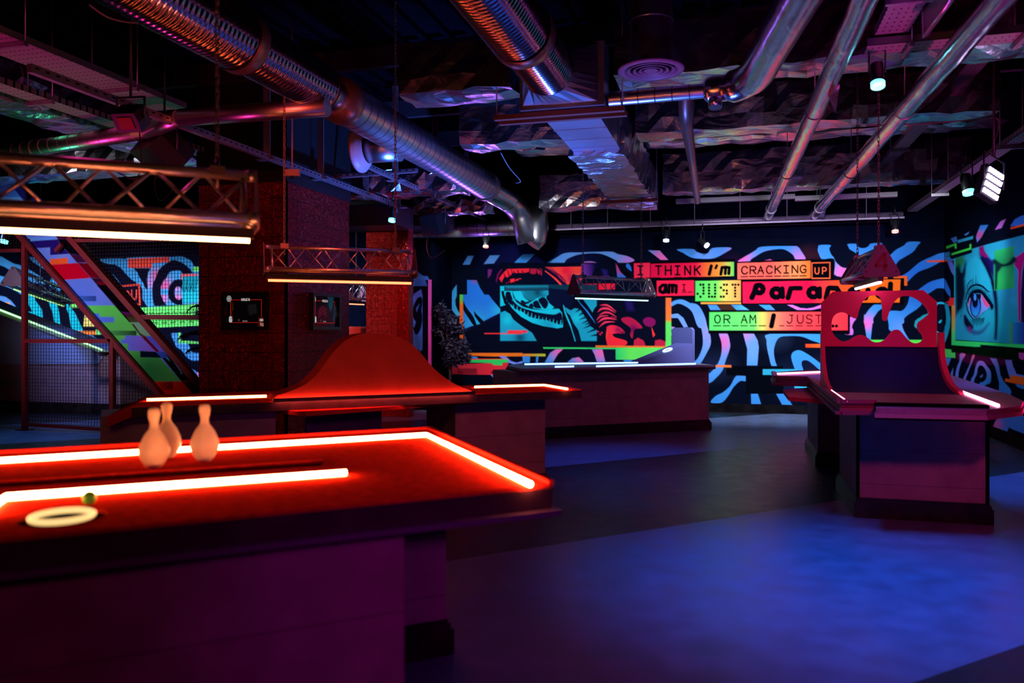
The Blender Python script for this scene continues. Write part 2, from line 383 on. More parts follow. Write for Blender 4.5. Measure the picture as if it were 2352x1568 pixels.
Z(C_, "180,178 372,178 352,230 358,280 385,345 430,400 470,480 560,565 640,592 720,595 640,735 500,738 450,705 440,690 440,430 225,430 170,350 145,280 150,225")
Z(C_, "685,160 838,158 870,205 920,230 1000,228 1060,195 1105,150 1300,145 1260,205 1150,275 1050,325 950,375 880,365 800,300 720,255 700,215")
Z(C_, "1770,122 1985,120 1945,180 1890,265 1830,320 1720,385 1600,460 1525,540 1430,395 1480,330 1550,265 1650,210 1710,175")
Z(D__, "60,590 135,578 245,520 355,430 455,345 560,285 695,228 800,180 915,155 930,150 930,290 915,290 820,335 760,372 640,430 480,490 395,545 325,610 250,680 250,578")
Z(D__, "450,828 560,745 650,690 760,650 930,628 930,790 860,795 780,800 700,850 620,900 480,980 300,960")
cv.fr(*D__).poly("600,300 720,295 930,290 930,322 720,328 605,328", (205, 62, 22))
# seen through the cut-out and beside it
Z(C_, "1110,1290 1180,1245 1315,1245 1400,1200 1400,1290 1315,1310 1230,1370 1180,1440 1140,1500 1135,1590 985,1590 990,1490 1020,1400")
Z(M_, "912,90 1015,60 990,140 980,230 970,330 940,330 925,230 912,150")
Z(C_, "1845,1080 1940,1135 2025,1215 1950,1310 1850,1380 1760,1440 1700,1500 1680,1590 1470,1590 1530,1470 1590,1390 1690,1340 1760,1240 1800,1100")
Z(M_, "1130,60 1290,65 1275,100 1255,160 1265,220 1310,300 1335,335 1270,320 1200,260 1140,225 1135,180")
Z(C_, "2190,1390 2120,1450 2050,1500 1960,1590 1880,1640 1900,1540 1960,1500 2040,1440", col=(30, 130, 150))
Z(M_, "1430,130 1400,160 1390,215 1365,195 1370,150 1400,120", col=(30, 130, 150))
Z(M_, "785,110 840,120 815,160 803,200 815,230 805,270 740,262 775,262 785,180", col=LILAC)
cv.fr(*M_).poly("940,315 1440,315 1440,350 940,350", (84, 205, 74))
TEAL = (28, 150, 188)
cv.fr(*D__).poly("700,1120 760,1060 850,1042 930,1058 935,1090 900,1085 860,1080 800,1085 770,1120 740,1300 760,1550 900,1640 920,1760 800,1800 700,1600", TEAL)
cv.fr(*D__).poly("925,1060 935,1060 935,1640 905,1760 880,1700 862,1640 905,1600 930,1500 945,1440 950,1330 940,1200 925,1110", TEAL)
cv.fr(*D__).poly("820,1400 850,1370 870,1365 865,1395 840,1425 815,1420", TEAL, True)
cv.fr(*M_).poly("1630,393 1640,396 1640,475 1700,480 1700,395", (74, 205, 96))
# lower swirls
Z(J_, "1340,1350 1400,1325 1460,1330 1540,1380 1600,1460 1640,1568 1580,1568 1530,1440 1470,1385 1400,1360 1340,1385", True)
Z(L_, "1495,-10 1580,0 1640,100 1665,200 1690,270 1695,350 1660,430 1600,530 1550,560 1500,540 1562,500 1600,440 1625,350 1615,230 1580,120 1540,50")
Z(J_, "1340,1460 1400,1450 1450,1490 1490,1570 1450,1570 1400,1490 1340,1490")
Z(L_, "1340,85 1400,78 1450,120 1487,195 1455,205 1420,130 1380,105 1340,110")
Z(L_, "1340,195 1370,200 1385,235 1365,275 1340,275 1340,250 1360,235 1342,220", col=(165, 130, 215))
Z(L_, "1770,250 1840,250 1868,340 1865,400 1830,500 1800,590 1740,660 1690,700 1600,720 1600,660 1672,625 1740,560 1780,480 1795,400 1790,330")
Z(L_, "1985,250 2080,250 2118,320 2128,380 2115,545 2020,545 2025,400 2000,310")
Z(M_, "35,320 60,262 500,262 600,280 600,420 522,350 440,320 350,285 230,280 140,300 100,400 110,500 125,550 80,550 55,460 40,390")
Z(M_, "262,440 290,415 340,410 430,460 522,530 600,600 600,660 460,540 400,500 355,505 350,540 362,590 300,590 275,540 258,480")
Z(L_, "1925,640 2012,640 2010,685 1960,685 1900,740 1850,820 1790,880 1695,878 1740,820 1800,790 1870,730")
Z(L_, "2058,800 2120,800 2148,892 2060,892"); Z(M_, "120,800 200,800 265,900 175,900")
cv.fr(*L_).poly("1835,550 2340,550 2340,575 2160,575 2160,632 2352,632 2352,800 2010,800 2010,640 1835,632", INK)
cv.fr(*M_).poly("0,552 180,555 180,578 0,578", INK); cv.poly("0,578 320,578 320,600 140,602 135,630 0,630", (42, 150, 188))
cv.poly("285,722 415,722 415,748 285,750", (42, 165, 200)); cv.poly("385,352 560,352 560,385 385,382", gradx([(1850, (235, 60, 30)), (1885, (230, 90, 30))]))
cv.fr(*L_).poly("1740,540 1880,542 1880,563 1740,560", (225, 110, 50)); cv.poly("1670,885 2352,905 2352,960 1670,960", INK)
# lips picture
cv.fr(*A_).poly("1060,385 1530,385 2352,380 2352,745 1325,750 1325,1568 1060,1568", (6, 9, 32))
cv.fr(0, 0, 1).poly("1149,603 1530,603 1541,794 1149,794", (7, 10, 28))
cv.fr(*A_).poly("1105,460 1175,460 1150,560 1105,610", (110, 36, 112), soft=25)
P_DARK = S(7, 9, 38)
blu = airbrush((32, 100, 192), [(1150, 715, 22, (34, 150, 195)), (1090, 740, 30, (44, 140, 200)), (1100, 750, 20, (30, 150, 190)), (1090, 645, 6, (120, 60, 120))])
cv.fr(*A_).poly("728,650 897,650 960,790 1040,915 1118,915 1180,1000 1325,1170 1325,1240 1210,1295 1010,1397 960,1440 700,1560 660,1440 655,912 728,912", blu)
cv.stroke("650,1000 670,1120 725,1220 790,1310 840,1400 890,1490", [6, 30, 40, 44, 38, 20], NAVY, True)
cv.stroke("855,1215 890,1290 940,1350 1000,1420", [4, 26, 34, 40], NAVY)
cv.poly("540,738 540,935 512,1010 520,1100 555,1190 600,1260 600,1330 540,1300 480,1220 430,1150 425,1040 435,930 470,830 505,780", gradx([(1034, (48, 120, 200)), (1050, (50, 150, 190))]))
cv.poly("60,700 130,730 180,715 215,650 215,740 255,740 235,800 210,900 190,1020 180,1150 190,1230 215,1310 255,1440 200,1900 60,1900", airbrush((52, 112, 200), [(1000, 735, 10, (20, 40, 90))]))
cv.poly("655,1540 800,1480 960,1440 1000,1410 1325,1240 1405,1208 1325,1300 1010,1440 700,1560", (12, 10, 44))
# upper red lips
RD = (226, 34, 52); RO = (240, 62, 50)
cv.stroke("1255,690 1265,620 1300,530 1350,462", [4, 12, 14, 10], (105, 14, 78), True, soft=14)
cv.poly("1305,625 1380,520 1455,450 1855,442 1850,500 1760,520 1650,520 1540,525 1500,575 1455,600 1400,590 1370,640 1350,690", RD, soft=14)
cv.poly("1870,445 1990,445 2100,510 2140,575 2050,560 1985,520 1930,545 1860,530", (176, 26, 62), soft=14)
for q in ("1385,520 1420,610", "1455,470 1490,590", "1525,450 1550,560", "1860,440 1850,520", "1985,450 1980,520", "1660,540 1640,480", "1750,540 1720,490", "1590,560 1570,500", "2050,500 2040,560"):
    cv.stroke(q, [4, 11], P_DARK and (8, 8, 34))
cv.poly("2040,440 2170,520 2352,640 2352,665 2200,560 2080,480", RO, soft=12); cv.poly("2150,570 2300,660 2200,620", (170, 30, 60), soft=10)
cv.fr(*B_).poly("-60,262 590,250 580,430 700,425 870,425 870,455 620,455 560,560 330,572 250,500 130,400 0,300", airbrush(RO, [(1300, 622, 14, (222, 20, 60)), (1315, 640, 12, (150, 10, 70)), (1262, 630, 12, (90, 12, 70)), (1330, 648, 14, (160, 20, 80)), (1345, 655, 12, (60, 10, 60))]))
cv.poly("-120,270 0,300 130,400 250,500 330,575 -120,575", (8, 10, 40))
cv.stroke("-60,330 60,420 130,480 190,540 220,575", [8, 12, 16, 16, 20], RO, True, soft=12)
for q in ("0,270 120,380 180,450", "40,262 160,400 230,520", "130,340 220,440 270,560", "190,380 270,480 320,565", "260,420 320,520", "-60,262 90,350"):
    cv.stroke(q, [2, 10, 4], (80, 6, 60), True, soft=8)
cv.poly("420,365 578,362 578,455 440,455", (232, 66, 62)); cv.poly("925,425 1090,420 1090,445 925,448", (128, 30, 84), soft=8)
cv.poly("590,200 900,212 820,300 780,420 600,422", gradx([(1336, (118, 48, 140)), (1352, (70, 30, 120)), (1366, (10, 12, 50))]), soft=18)
cv.poly("1210,195 1300,310 1360,380 1390,420 1410,470 1240,455 1225,330", grady([(608, (170, 50, 110)), (622, (150, 60, 130)), (634, (44, 90, 180))]))
cv.poly("1415,195 1470,230 1495,330 1440,300 1395,250", (40, 100, 190), True)
cv.stroke("1240,220 1320,330 1420,400 1450,470", [8, 30, 46, 40], INK)
cv.poly("960,300 1050,320 1070,480 1020,480", (34, 24, 100), soft=60)
cv.fr(*A_).poly("1500,640 1580,620 1588,675 1512,700", RD); cv.poly("1600,645 1655,625 1650,650 1610,665", RD, True); cv.ell(1682, 625, 20, 8, RD); cv.ell(1478, 685, 10, 8, (190, 20, 60)); cv.ell(1438, 705, 10, 7, (190, 20, 60))
cv.fr(*B_).poly("600,560 1195,555 1195,660 860,668 700,700 600,640", gradx([(1338, (60, 6, 60)), (1362, (190, 10, 40)), (1385, (222, 24, 50))]))
# teal lower lip
T1_ = (20, 172, 196); T2_ = (18, 104, 128); T3_ = (24, 140, 172)
cv.fr(*A_).poly("1325,760 2352,745 3065,730 3065,760 2700,830 1395,835 1325,840", (20, 62, 84)); cv.poly("1400,755 2250,745 2250,775 1450,785", T3_, soft=40, op=.8)
cv.poly("1325,760 1395,760 1395,845 1345,850 1360,950 1420,1100 1325,1125", T1_); cv.poly("1345,850 1385,850 1420,1060 1400,1090", INK)
cv.poly("1325,1240 1410,1205 1500,1260 1560,1360 1700,1470 1900,1600 1980,1745 1325,1745", airbrush(T3_, [(1165, 735, 12, T1_), (1195, 775, 14, (12, 60, 90))]), soft=12)
cv.poly("1395,845 1535,845 1560,960 1620,1050 1740,1130 1900,1180 2100,1190 2380,1165 2440,1240 2455,1500 2352,1520 2100,1480 1900,1420 1700,1310 1550,1170 1440,1020 1395,900", airbrush(T1_, [(1260, 745, 20, T3_), (1290, 725, 10, T3_)]))
cv.poly("1430,870 1500,865 1525,930 1565,1010 1640,1080 1700,1110 1810,1160 1900,1210 2100,1250 2300,1270 2420,1240 2440,1440 2352,1440 2240,1400 2160,1370 2000,1350 1850,1310 1780,1260 1680,1200 1600,1180 1550,1120 1470,1050 1420,980", (8, 12, 36), True)
for i in range(30):   # bristles along the lip
    t = i/29; x = 1470+t*960; y = 1040+t*330+60*math.sin(t*PI)
    cv.stroke([(x, y-20), (x-6+10*t, y+55+25*math.sin(i*2.3))], [18, 2], (8, 12, 36))
for i in range(14):
    t = i/13; x = 1560+t*850; y = 1120+t*290+50*math.sin(t*PI)
    cv.stroke([(x, y+30), (x+8, y-30-20*math.sin(i*3.1))], [10, 2], T1_)
cv.stroke("1540,1000 1640,1095 1780,1160 1950,1195 2150,1205 2340,1180", [4, 8, 10, 10, 8, 4], T1_, True)
cv.poly("1560,845 2352,835 2352,900 2180,905 2130,950 2000,960 1880,1020 1830,1010 1760,960 1700,900 1600,950", airbrush(T2_, [(1195, 672, 8, T3_), (1235, 672, 8, (12, 60, 80)), (1255, 670, 8, T3_)]), soft=14)
cv.poly("1540,850 1690,850 1750,960 1850,1040 1800,1080 1700,1060 1600,990", airbrush(T1_, [(1200, 690, 8, T1_)]), soft=14)
cv.stroke("1720,1040 1770,1080 1830,1050", [30, 34, 16], (10, 16, 44))
cv.poly("1780,1090 1840,1070 1970,980 2050,955 2130,955 2200,880 2290,835 2352,832 2420,850 2405,960 2352,1090 2250,1180 2100,1185 1930,1160 1850,1130", T1_)
for q in ("1840,1105 1895,1065 1925,1145 1860,1140", "1915,1050 1995,1018 2050,1120 2060,1160 1940,1145", "2010,1010 2060,965 2130,968 2190,1060 2160,1150 2110,1160 2060,1100", "2150,965 2205,900 2260,890 2330,1000 2325,1060 2260,1085 2215,1060", "2250,880 2330,862 2390,915 2385,990 2345,1000 2300,950"):
    cv.poly(q, (8, 13, 38), True)
# feather-like right part
cv.fr(*B_).poly("0,575 440,575 440,600 870,570 870,700 640,740 200,700 0,640", (12, 46, 66)); cv.poly("0,640 330,672 400,740 470,840 400,1010 270,930 200,980 120,1000 0,900", (8, 14, 42))
cv.poly("330,672 480,720 560,860 540,880 470,800 380,720", T2_, soft=14)
cv.poly("620,840 870,850 870,950 820,1010 790,1075 740,1000", T3_, soft=12)
cv.stroke("540,880 690,1050 760,1150 840,1265", [4, 12, 10, 3], (34, 120, 200))
cv.poly("265,940 300,985 400,1040 470,1000 560,1010 620,1100 700,1230 760,1330 870,1400 870,1590 590,1590 540,1400 450,1270 390,1130 330,1080", airbrush(T3_, [(1325, 730, 12, T1_), (1335, 770, 16, T3_)]), soft=10)
cv.stroke("268,950 300,1080 370,1250 430,1400 480,1590", [6, 12, 14, 14, 8], T1_, True)
for (x0, y0, x1, y1) in ((480, 1075, 560, 1020), (550, 1210, 690, 1150), (590, 1280, 730, 1215), (625, 1365, 770, 1300), (690, 1440, 830, 1385), (750, 1500, 870, 1480), (540, 1140, 620, 1080), (650, 1300, 750, 1260)):
    cv.stroke([(x0, y0), (x1, y1)], [3, 20], (8, 14, 42))
cv.poly("340,1080 470,1330 560,1590 490,1590 430,1400", (8, 14, 42))
cv.poly("870,560 870,1610 900,1610 900,560", (8, 11, 30))
for q, w_ in (("925,950 1020,940 1100,970 1210,1055", 14), ("885,1070 960,1010 1070,1010 1195,1080", 18), ("910,1130 1000,1080 1100,1085 1220,1155", 14), ("865,1220 930,1150 1070,1130", 12), ("1130,1150 1210,1175", 12), ("885,1260 980,1195 1080,1180 1225,1205", 18), ("915,1340 1020,1255 1190,1245", 16)):
    cv.stroke(q, [2, w_, w_, 3], (226, 48, 84), True)
RB = airbrush((222, 36, 66), [(1420, 757, 8, (130, 16, 70)), (1395, 770, 10, RO), (1430, 765, 6, (60, 8, 40))])
cv.poly("1045,1380 1060,1330 1150,1305 1280,1340 1370,1430 1340,1460 1250,1450 1150,1470 1200,1540 1380,1590 1380,1620 1060,1620", RB, True)
cv.fr(*L_).poly("765,260 790,240 830,290 930,320 940,350 900,368 770,368", (225, 36, 52), True)
cv.poly("895,120 960,110 1020,140 1080,205 1010,220 990,300 970,270 975,210 900,150", airbrush((165, 22, 62), [(1455, 755, 10, (90, 10, 70))]), True)
cv.poly("1085,140 1130,110 1190,130 1195,170 1160,195 1110,185", (118, 14, 78), True); cv.poly("1160,193 1195,270 1175,290", (232, 44, 50))
cv.poly("1000,368 1005,320 1040,295 1090,320 1110,368", (176, 28, 58)); cv.poly("1190,368 1195,320 1240,310 1290,330 1290,368", (176, 28, 58))
cv.dot("700,265 715,250 680,240", 8, (200, 30, 80)); cv.fr(*B_).poly("1380,870 1500,870 1540,1040 1420,1050", (28, 18, 78), soft=60)
cv.fr(*L_).poly("0,228 45,230 45,250 0,250", RD); cv.fr(*N_).poly("2010,253 2218,253 2218,228 2352,228 2352,262 2010,262", (228, 48, 56))
# frame lines and glitch bars
OG = grady([(683, (218, 92, 44)), (734, (212, 110, 44)), (742, (86, 200, 84)), (794, (82, 205, 90))])
cv.fr(*J_).poly("1290,1305 1340,1305 1340,1740 1290,1740", OG)
cv.fr(*A_).poly("595,912 655,912 655,1850 595,1850", grady([(676, (70, 190, 60)), (690, (90, 170, 50)), (700, (210, 90, 26)), (790, (225, 92, 26))]))
gr = gradx([(1247, (50, 190, 100)), (1420, (46, 190, 100)), (1445, (90, 205, 80)), (1541, (84, 205, 92))])
cv.fr(*L_).poly("185,380 840,386 840,398 190,395", gr); cv.poly("840,384 1290,372 1290,345 1340,345 1340,400 1170,430 1170,440 1150,493 840,493", gr)
cv.poly("658,365 1290,370 1290,384 658,383", (222, 102, 40)); cv.poly("0,440 207,440 207,462 0,462", gradx([(1200, (222, 110, 40)), (1253, (170, 180, 50))]))
for q in ("200,520 250,430 300,400 365,398 320,440 290,490 275,520", "405,515 450,480 510,470 555,515", "625,400 720,400 745,512 670,512 650,450", "0,462 70,465 65,520 5,520", "125,462 145,462 138,520 120,520", "905,498 985,495 1000,510 920,510"): Z(L_, q)
cv.fr(*N_).poly("1850,433 2352,433 2352,462 2100,465 1860,455", (226, 108, 30))
cv.poly("2140,462 2200,462 2250,505 2300,520 2352,505 2352,525 2270,535 2225,518 2180,490", (108, 128, 220)); cv.poly("1890,465 1940,465 1955,485 1900,485", BLU)
cv.poly("1700,535 2225,520 2225,632 1700,622", (205, 40, 58)); cv.poly("1870,485 2222,485 2222,495 1870,495", (226, 50, 56)); cv.poly("1870,494 2222,490 2222,518 2170,520 2170,545 2083,540 2083,525 1870,518", (44, 196, 92))
cv.poly("1768,572 1942,572 1942,622 1768,618", (136, 24, 40)); cv.poly("2073,598 2110,598 2110,617 2073,617", INK); cv.poly("2065,630 2140,628 2215,713 2140,713 2138,668 2100,665", (92, 134, 225))
# ---------------- lettering panels
BK = (5, 4, 10)
cv.fr(*J_).poly("985,985 1915,955 1920,1120 1500,1150 1180,1150 1000,1150", BK)
cv.poly("1003,998 1148,992 1148,1142 1005,1142", (222, 34, 70)); cv.poly("1155,1002 1905,984 1905,1112 1155,1130", gradx([(1495, (206, 14, 62)), (1600, (216, 22, 60)), (1625, (216, 96, 40)), (1655, (214, 140, 54)), (1672, (180, 180, 80)), (1686, (70, 190, 76))]))
cv.poly("1925,985 2352,962 2803,960 2803,1155 1925,1150", BK)
cv.poly("1935,996 2594,975 2594,1132 1935,1142", gradx([(1693, (238, 96, 80)), (1770, (234, 84, 72)), (1830, (238, 128, 74)), (1862, (228, 98, 34))]))
cv.poly("1190,1145 1550,1145 1550,1310 1190,1305", BK); cv.poly("1208,1154 1546,1150 1546,1287 1212,1292", (224, 28, 66))
cv.poly("1160,1150 1205,1150 1205,1305 1160,1290", BK)
cv.poly("1548,1146 1975,1146 1975,1350 1550,1350", BK); cv.poly("1557,1156 1966,1150 1966,1338 1557,1338", gradx([(1597, (74, 200, 90)), (1645, (108, 210, 90)), (1668, (224, 190, 90)), (1702, (232, 140, 74))]))
cv.poly("1605,1347 1985,1347 1985,1365 1605,1365", (226, 146, 60))
cv.fr(*K_).poly("-195,1150 1275,1132 1270,1368 -195,1368", BK)
cv.poly("-183,1165 1240,1142 1232,1350 -180,1358", gradx([(1705, (220, 22, 66)), (1860, (214, 16, 56)), (1930, (220, 66, 30)), (1990, (214, 84, 18)), (2070, (222, 92, 26))]))
cv.fr(*D__).poly("0,578 250,578 250,750 195,750 195,615 0,618", (206, 80, 26)); cv.fr(*C_).poly("580,750 1400,745 1400,780 585,782", (206, 80, 26))
for q, c in (("-495,1372 -413,1372 -378,1418 -473,1418", None), ("-413,1372 -250,1372 -190,1418 -378,1418", (58, 34, 26)), ("-284,1372 -193,1372 -123,1418 -238,1418", None), ("-34,1372 66,1372 111,1418 31,1418", None), ("220,1372 270,1372 340,1400 400,1405 460,1395 520,1372 560,1372 525,1400 440,1418 310,1418", LILAC)):
    cv.fr(*K_).poly(q, c or zeb)
cv.fr(*M_).poly("-490,48 785,48 785,262 -490,258", BK)
cv.poly("-481,65 765,62 765,228 -481,230", gradx([(1630, (84, 205, 98)), (1732, (104, 212, 100)), (1750, (200, 200, 90)), (1766, (228, 136, 84)), (1800, (232, 90, 80)), (1830, (235, 60, 66)), (1948, (238, 44, 58))]))
# lettering
cv.fr(*J_)
for ch, x in (('I', 1036), ('T', 1200), ('H', 1288), ('I', 1372), ('N', 1462), ('K', 1550)): letter(cv, ch, x, 1022, 50, 78, 7.5, BK)
for x in (1030, 1110, 1180, 1370, 1500): cv.stroke([(x, 1130-.012*(x-1030)), (x+62, 1130-.012*(x-1030))], 5, BK)
cv.stroke("1700,1022 1682,1095", 15, BK); cv.stroke("1750,1018 1740,1040", 12, BK)
cv.stroke("1797,1035 1786,1095", 14, BK); cv.stroke("1805,1035 1830,1032 1826,1090", 14, BK); cv.stroke("1838,1034 1862,1036 1858,1090", 14, BK)
for ch, x in (('C', 1975), ('R', 2050), ('A', 2120), ('C', 2198), ('K', 2275), ('I', 2350), ('N', 2428), ('G', 2502)): letter(cv, ch, x, 1027-.02*(x-1975), 50, 66, 6.5, BK); cv.stroke([(x-5, 1118-.014*(x-1975)), (x+52, 1117-.014*(x-1975))], 5, BK)
cv.fr(*K_).poly("438,990 608,987 608,1137 440,1138", (230, 92, 50)); cv.poly("446,998 600,995 600,1128 448,1129", BK)
letter(cv, 'U', 470, 1038, 36, 54, 4, (232, 92, 50)); letter(cv, 'P', 537, 1036, 34, 56, 4, (232, 92, 50))
cv.fr(*J_)
cv.stroke("1262,1195 1238,1215 1238,1250 1268,1262 1285,1235 1290,1195 1290,1258", 15, BK); cv.stroke("1262,1195 1290,1195", 15, BK)
cv.stroke("1320,1195 1318,1260", 15, BK); cv.stroke("1325,1195 1352,1195 1350,1255", 15, BK); cv.stroke("1358,1195 1385,1200 1383,1258", 15, BK)
letter(cv, 'I', 1438, 1190, 32, 52, 4.5, BK); cv.stroke("1440,1258 1475,1258", 4, BK); cv.stroke("1492,1257 1525,1257", 4, BK)
cv.dot("1603,1190 1628,1190 1630,1217 1630,1243 1630,1270 1577,1272 1603,1298 1680,1190 1680,1217 1680,1243 1680,1270 1680,1298 1707,1298 1732,1298 1735,1190 1735,1217 1735,1243 1735,1270 1815,1190 1840,1190 1787,1217 1812,1240 1840,1243 1840,1270 1787,1298 1812,1298 1893,1190 1918,1190 1945,1190 1915,1217 1915,1243 1915,1270 1915,1295", 11, BK)
cv.fr(*K_)
def ring(x, y, rx, ry, r): cv.stroke([(x+rx*math.cos(2*PI*k/10), y+ry*math.sin(2*PI*k/10)) for k in range(10)], r, BK, closed=True)
ring(-32, 1230, 36, 36, 24); cv.stroke("-58,1200 -72,1250 -98,1305", 25, BK)
ring(122, 1265, 42, 40, 24); cv.stroke("175,1225 180,1300", 22, BK)
cv.stroke("252,1225 240,1265 228,1308", 24, BK); cv.stroke("275,1222 340,1222", 22, BK)
ring(455, 1262, 42, 40, 24); cv.stroke("512,1225 512,1300", 22, BK)
cv.stroke("590,1225 570,1308", 24, BK); cv.stroke("600,1220 665,1222 690,1262 672,1308", 24, BK)
ring(820, 1268, 40, 40, 24); cv.stroke("948,1240 925,1310", 24, BK)
ring(1075, 1265, 44, 36, 24); cv.stroke("1150,1185 1148,1240 1120,1310", 24, BK)
cv.fr(*L_)
for ch, x in (('O', 1730), ('R', 1815), ('A', 1970), ('M', 2048), ('J', 2384), ('U', 2476), ('S', 2556), ('T', 2640)): letter(cv, ch, x, 92, 52, 72, 5.5, BK)
for x0, x1 in ((1722, 1785), (1808, 1862), (1890, 1942), (1967, 2025), (2050, 2107), (2130, 2190), (2316, 2352), (2380, 2434), (2464, 2520), (2564, 2612), (2640, 2690)): cv.stroke([(x0, 188), (x1, 188)], 4.5, BK)
cv.stroke("2260,98 2250,145 2240,190", 18, BK)
for k in range(6): cv.stroke([(2262-4*k, 96+19*k)], 22, BK)
cv.dot("2795,190 2827,190", 15, BK)
mur = cv.build('mural', lambda x, y: onY(x, y, YB-.004), m_paint, wall_back)
tag(mur, 'zebra swirl mural with giant lips picture and boxed lettering')

# ================================================================ back wall mural (left part, behind the mesh)
cl = Canvas(-60, 700, 570, 925, 1.7, S(8, 12, 34))
G_ = (0, 540, 7.84); H_ = (200, 560, 7.84); I_ = (200, 740, 7.84)
lz = airbrush((62, 150, 222), [(360, 632, 14, (225, 90, 150)), (378, 655, 16, (232, 80, 150)), (345, 650, 10, (200, 120, 200)), (60, 700, 30, (80, 130, 215)), (90, 735, 25, (90, 130, 220)), (20, 640, 50, (70, 150, 225)), (375, 685, 10, (220, 110, 190)), (455, 690, 14, (150, 140, 220)), (460, 872, 6, (225, 60, 150))])
DK = (8, 10, 34); RDD = (240, 72, 60)
def W(fr, s, col=None, sm=None): cl.fr(*fr).poly(s, col or lz, (len(s.split()) > 9 and col is not RDD and col is not DK) if sm is None else sm)
CY = (16, 178, 212)
W(G_, "-300,340 0,380 100,430 250,510 375,545 520,640 660,720 740,790 800,860 660,800 470,720 375,700 310,700 200,640 100,580 0,540 -300,470")
W(G_, "-300,640 0,730 100,760 250,850 400,960 400,1070 300,1010 150,940 0,890 -300,800")
W(G_, "520,395 620,400 720,490 800,610 760,590 640,510 590,480"); W(G_, "470,590 600,660 720,740 790,830 810,880 620,860 470,790")
W(G_, "930,770 1040,850 1160,960 1100,1010 1000,980 880,900")
W(G_, "430,1020 600,1090 640,1180 720,1290 760,1380 775,1700 800,2000 585,1800 580,1400 520,1260 430,1140", CY)
W(G_, "860,1150 1020,1200 1060,1380 1090,1600 1160,1850 1000,1700 950,1400 900,1270", CY)
W(G_, "1190,1200 1270,1300 1350,1400 1430,1568 1560,1850 1400,1880 1280,1650 1240,1420 1200,1330", CY)
W(G_, "-300,1060 0,1090 100,1110 200,1180 280,1280 320,1400 310,1470 230,1480 -300,1440", (84, 140, 220))
W(G_, "-100,1205 180,1208 180,1255 -100,1262", (232, 146, 100)); W(G_, "-100,1295 185,1300 190,1370 575,1378 575,1410 300,1410 -100,1370", CY)
W(G_, "1275,1210 1360,1210 1420,1300 1275,1305", (120, 220, 110)); W(G_, "1530,1420 1700,1600 1750,1640 1500,1640", (228, 205, 120))
W(I_, "-200,155 160,155 160,225 -200,222", (232, 120, 60)); W(I_, "160,130 250,150 250,225 162,225", (110, 220, 130)); W(I_, "-300,225 80,228 170,288 -300,290")
W(H_, "160,290 640,265 735,325 740,250 1480,235 1720,230 1870,300 1940,410 2050,400 2300,380 2600,500 2600,1010 2110,1060 1420,1110 860,1160 700,1000 560,720 480,640 290,500 150,420")
DK = (8, 10, 34)
for q in ("60,270 250,320 400,365 500,370 600,420 700,540 800,640 895,700 900,730 600,760 560,660 470,560 370,490 290,500 150,420",
          "830,435 1150,435 1100,520 1080,640 1090,780 1075,825 1040,780 1000,690 940,600 910,520",
          "1210,1120 1175,950 1170,800 1190,690 1240,600 1280,480 1350,400 1440,340 1520,290 1590,290 1700,330 1790,390 1860,460 1910,530 1720,545 1690,490 1640,480 1520,490 1470,530 1430,610 1370,680 1330,780 1335,920 1370,1020 1440,1110",
          "1720,640 1640,635 1570,650 1530,690 1480,750 1455,880 1470,980 1530,1050 1610,1095 1720,1095",
          "1720,222 1920,220 1985,325 2070,225 2300,200 2300,400 1940,410 1870,300", "2010,670 2110,630 2300,600 2300,900 2110,930 2020,955", "980,800 1000,1000 1080,1125 1000,1150 900,1000"): W(H_, q, DK)
W(H_, "1575,880 1590,800 1640,770 1700,800 1715,870 1715,960 1650,1005 1590,960", airbrush((70, 150, 222), [(405, 660, 8, (220, 120, 200)), (408, 684, 9, (235, 110, 180))]), True)
W(H_, "1330,815 1460,815 1460,905 1335,905", (44, 150, 222))
W(H_, "290,495 370,495 460,570 540,650 600,720 490,740 400,640")
RDD = (240, 72, 60)
W(H_, "735,265 1480,235 1480,325 1175,345 1170,430 740,432", RDD); W(H_, "1690,545 1995,540 1995,570 1715,580 1715,635 1690,635", RDD)
W(H_, "1900,415 2055,415 2055,465 2400,465 2400,500 1905,492", (110, 225, 96)); W(H_, "1720,585 2015,580 2005,1060 1720,1060", (30, 172, 200))
cl.fr(*H_)
for k in range(9): cl.stroke([(1740+34*k, 590), (1700+28*k, 820+20*(k % 3))], [5, 9], (10, 40, 70), soft=8)
W(H_, "380,745 950,720 1000,830 1000,1000 1080,1125 1080,1160 600,1180", DK); cl.stroke("300,800 515,768 932,733 950,1088 700,1100", 14, RDD)
letter(cl, 'Y', 480, 850, 100, 150, 12, RDD); letter(cl, 'O', 665, 850, 100, 150, 12, RDD); letter(cl, 'U', 808, 835, 78, 165, 12, RDD)
W(H_, "700,1165 2110,1080 2600,1040 2600,1480 2050,1465 1190,1510 950,1560", (104, 222, 112))
for k in range(46):
    x = 940+k*27; r_ = 13
    if (k*7) % 5 != 2: cl.fr(*H_).stroke([(x, 1262-.02*(x-900)-14*((k*3) % 4 == 1)-14*((k*5) % 7 == 3))], r_, BK)
    if (k*5) % 6 > 1: cl.stroke([(x+60, 1425-.02*(x-900)-10*((k*3) % 5 == 1))], r_, BK)
W(H_, "950,1285 2300,1270 2300,1385 1000,1395", (84, 196, 92))
W(I_, "1200,115 2300,50 2300,190 1515,195 1240,200", DK)
W(I_, "1515,205 1645,195 1690,190 1690,350 1800,380 1850,450 1900,540 2080,560 2300,580 2300,800 2110,770 2040,690 1900,690 1790,620 1700,500 1610,440 1560,330", (66, 140, 222))
W(I_, "1640,190 1690,190 1690,330 2010,350 2010,380 1650,378", (110, 222, 120))
W(I_, "1850,830 1950,870 2040,930 2100,1040 2250,1200 2110,1140 2000,1010 1900,900", gradx([(450, (66, 140, 222)), (458, (230, 70, 160))]))
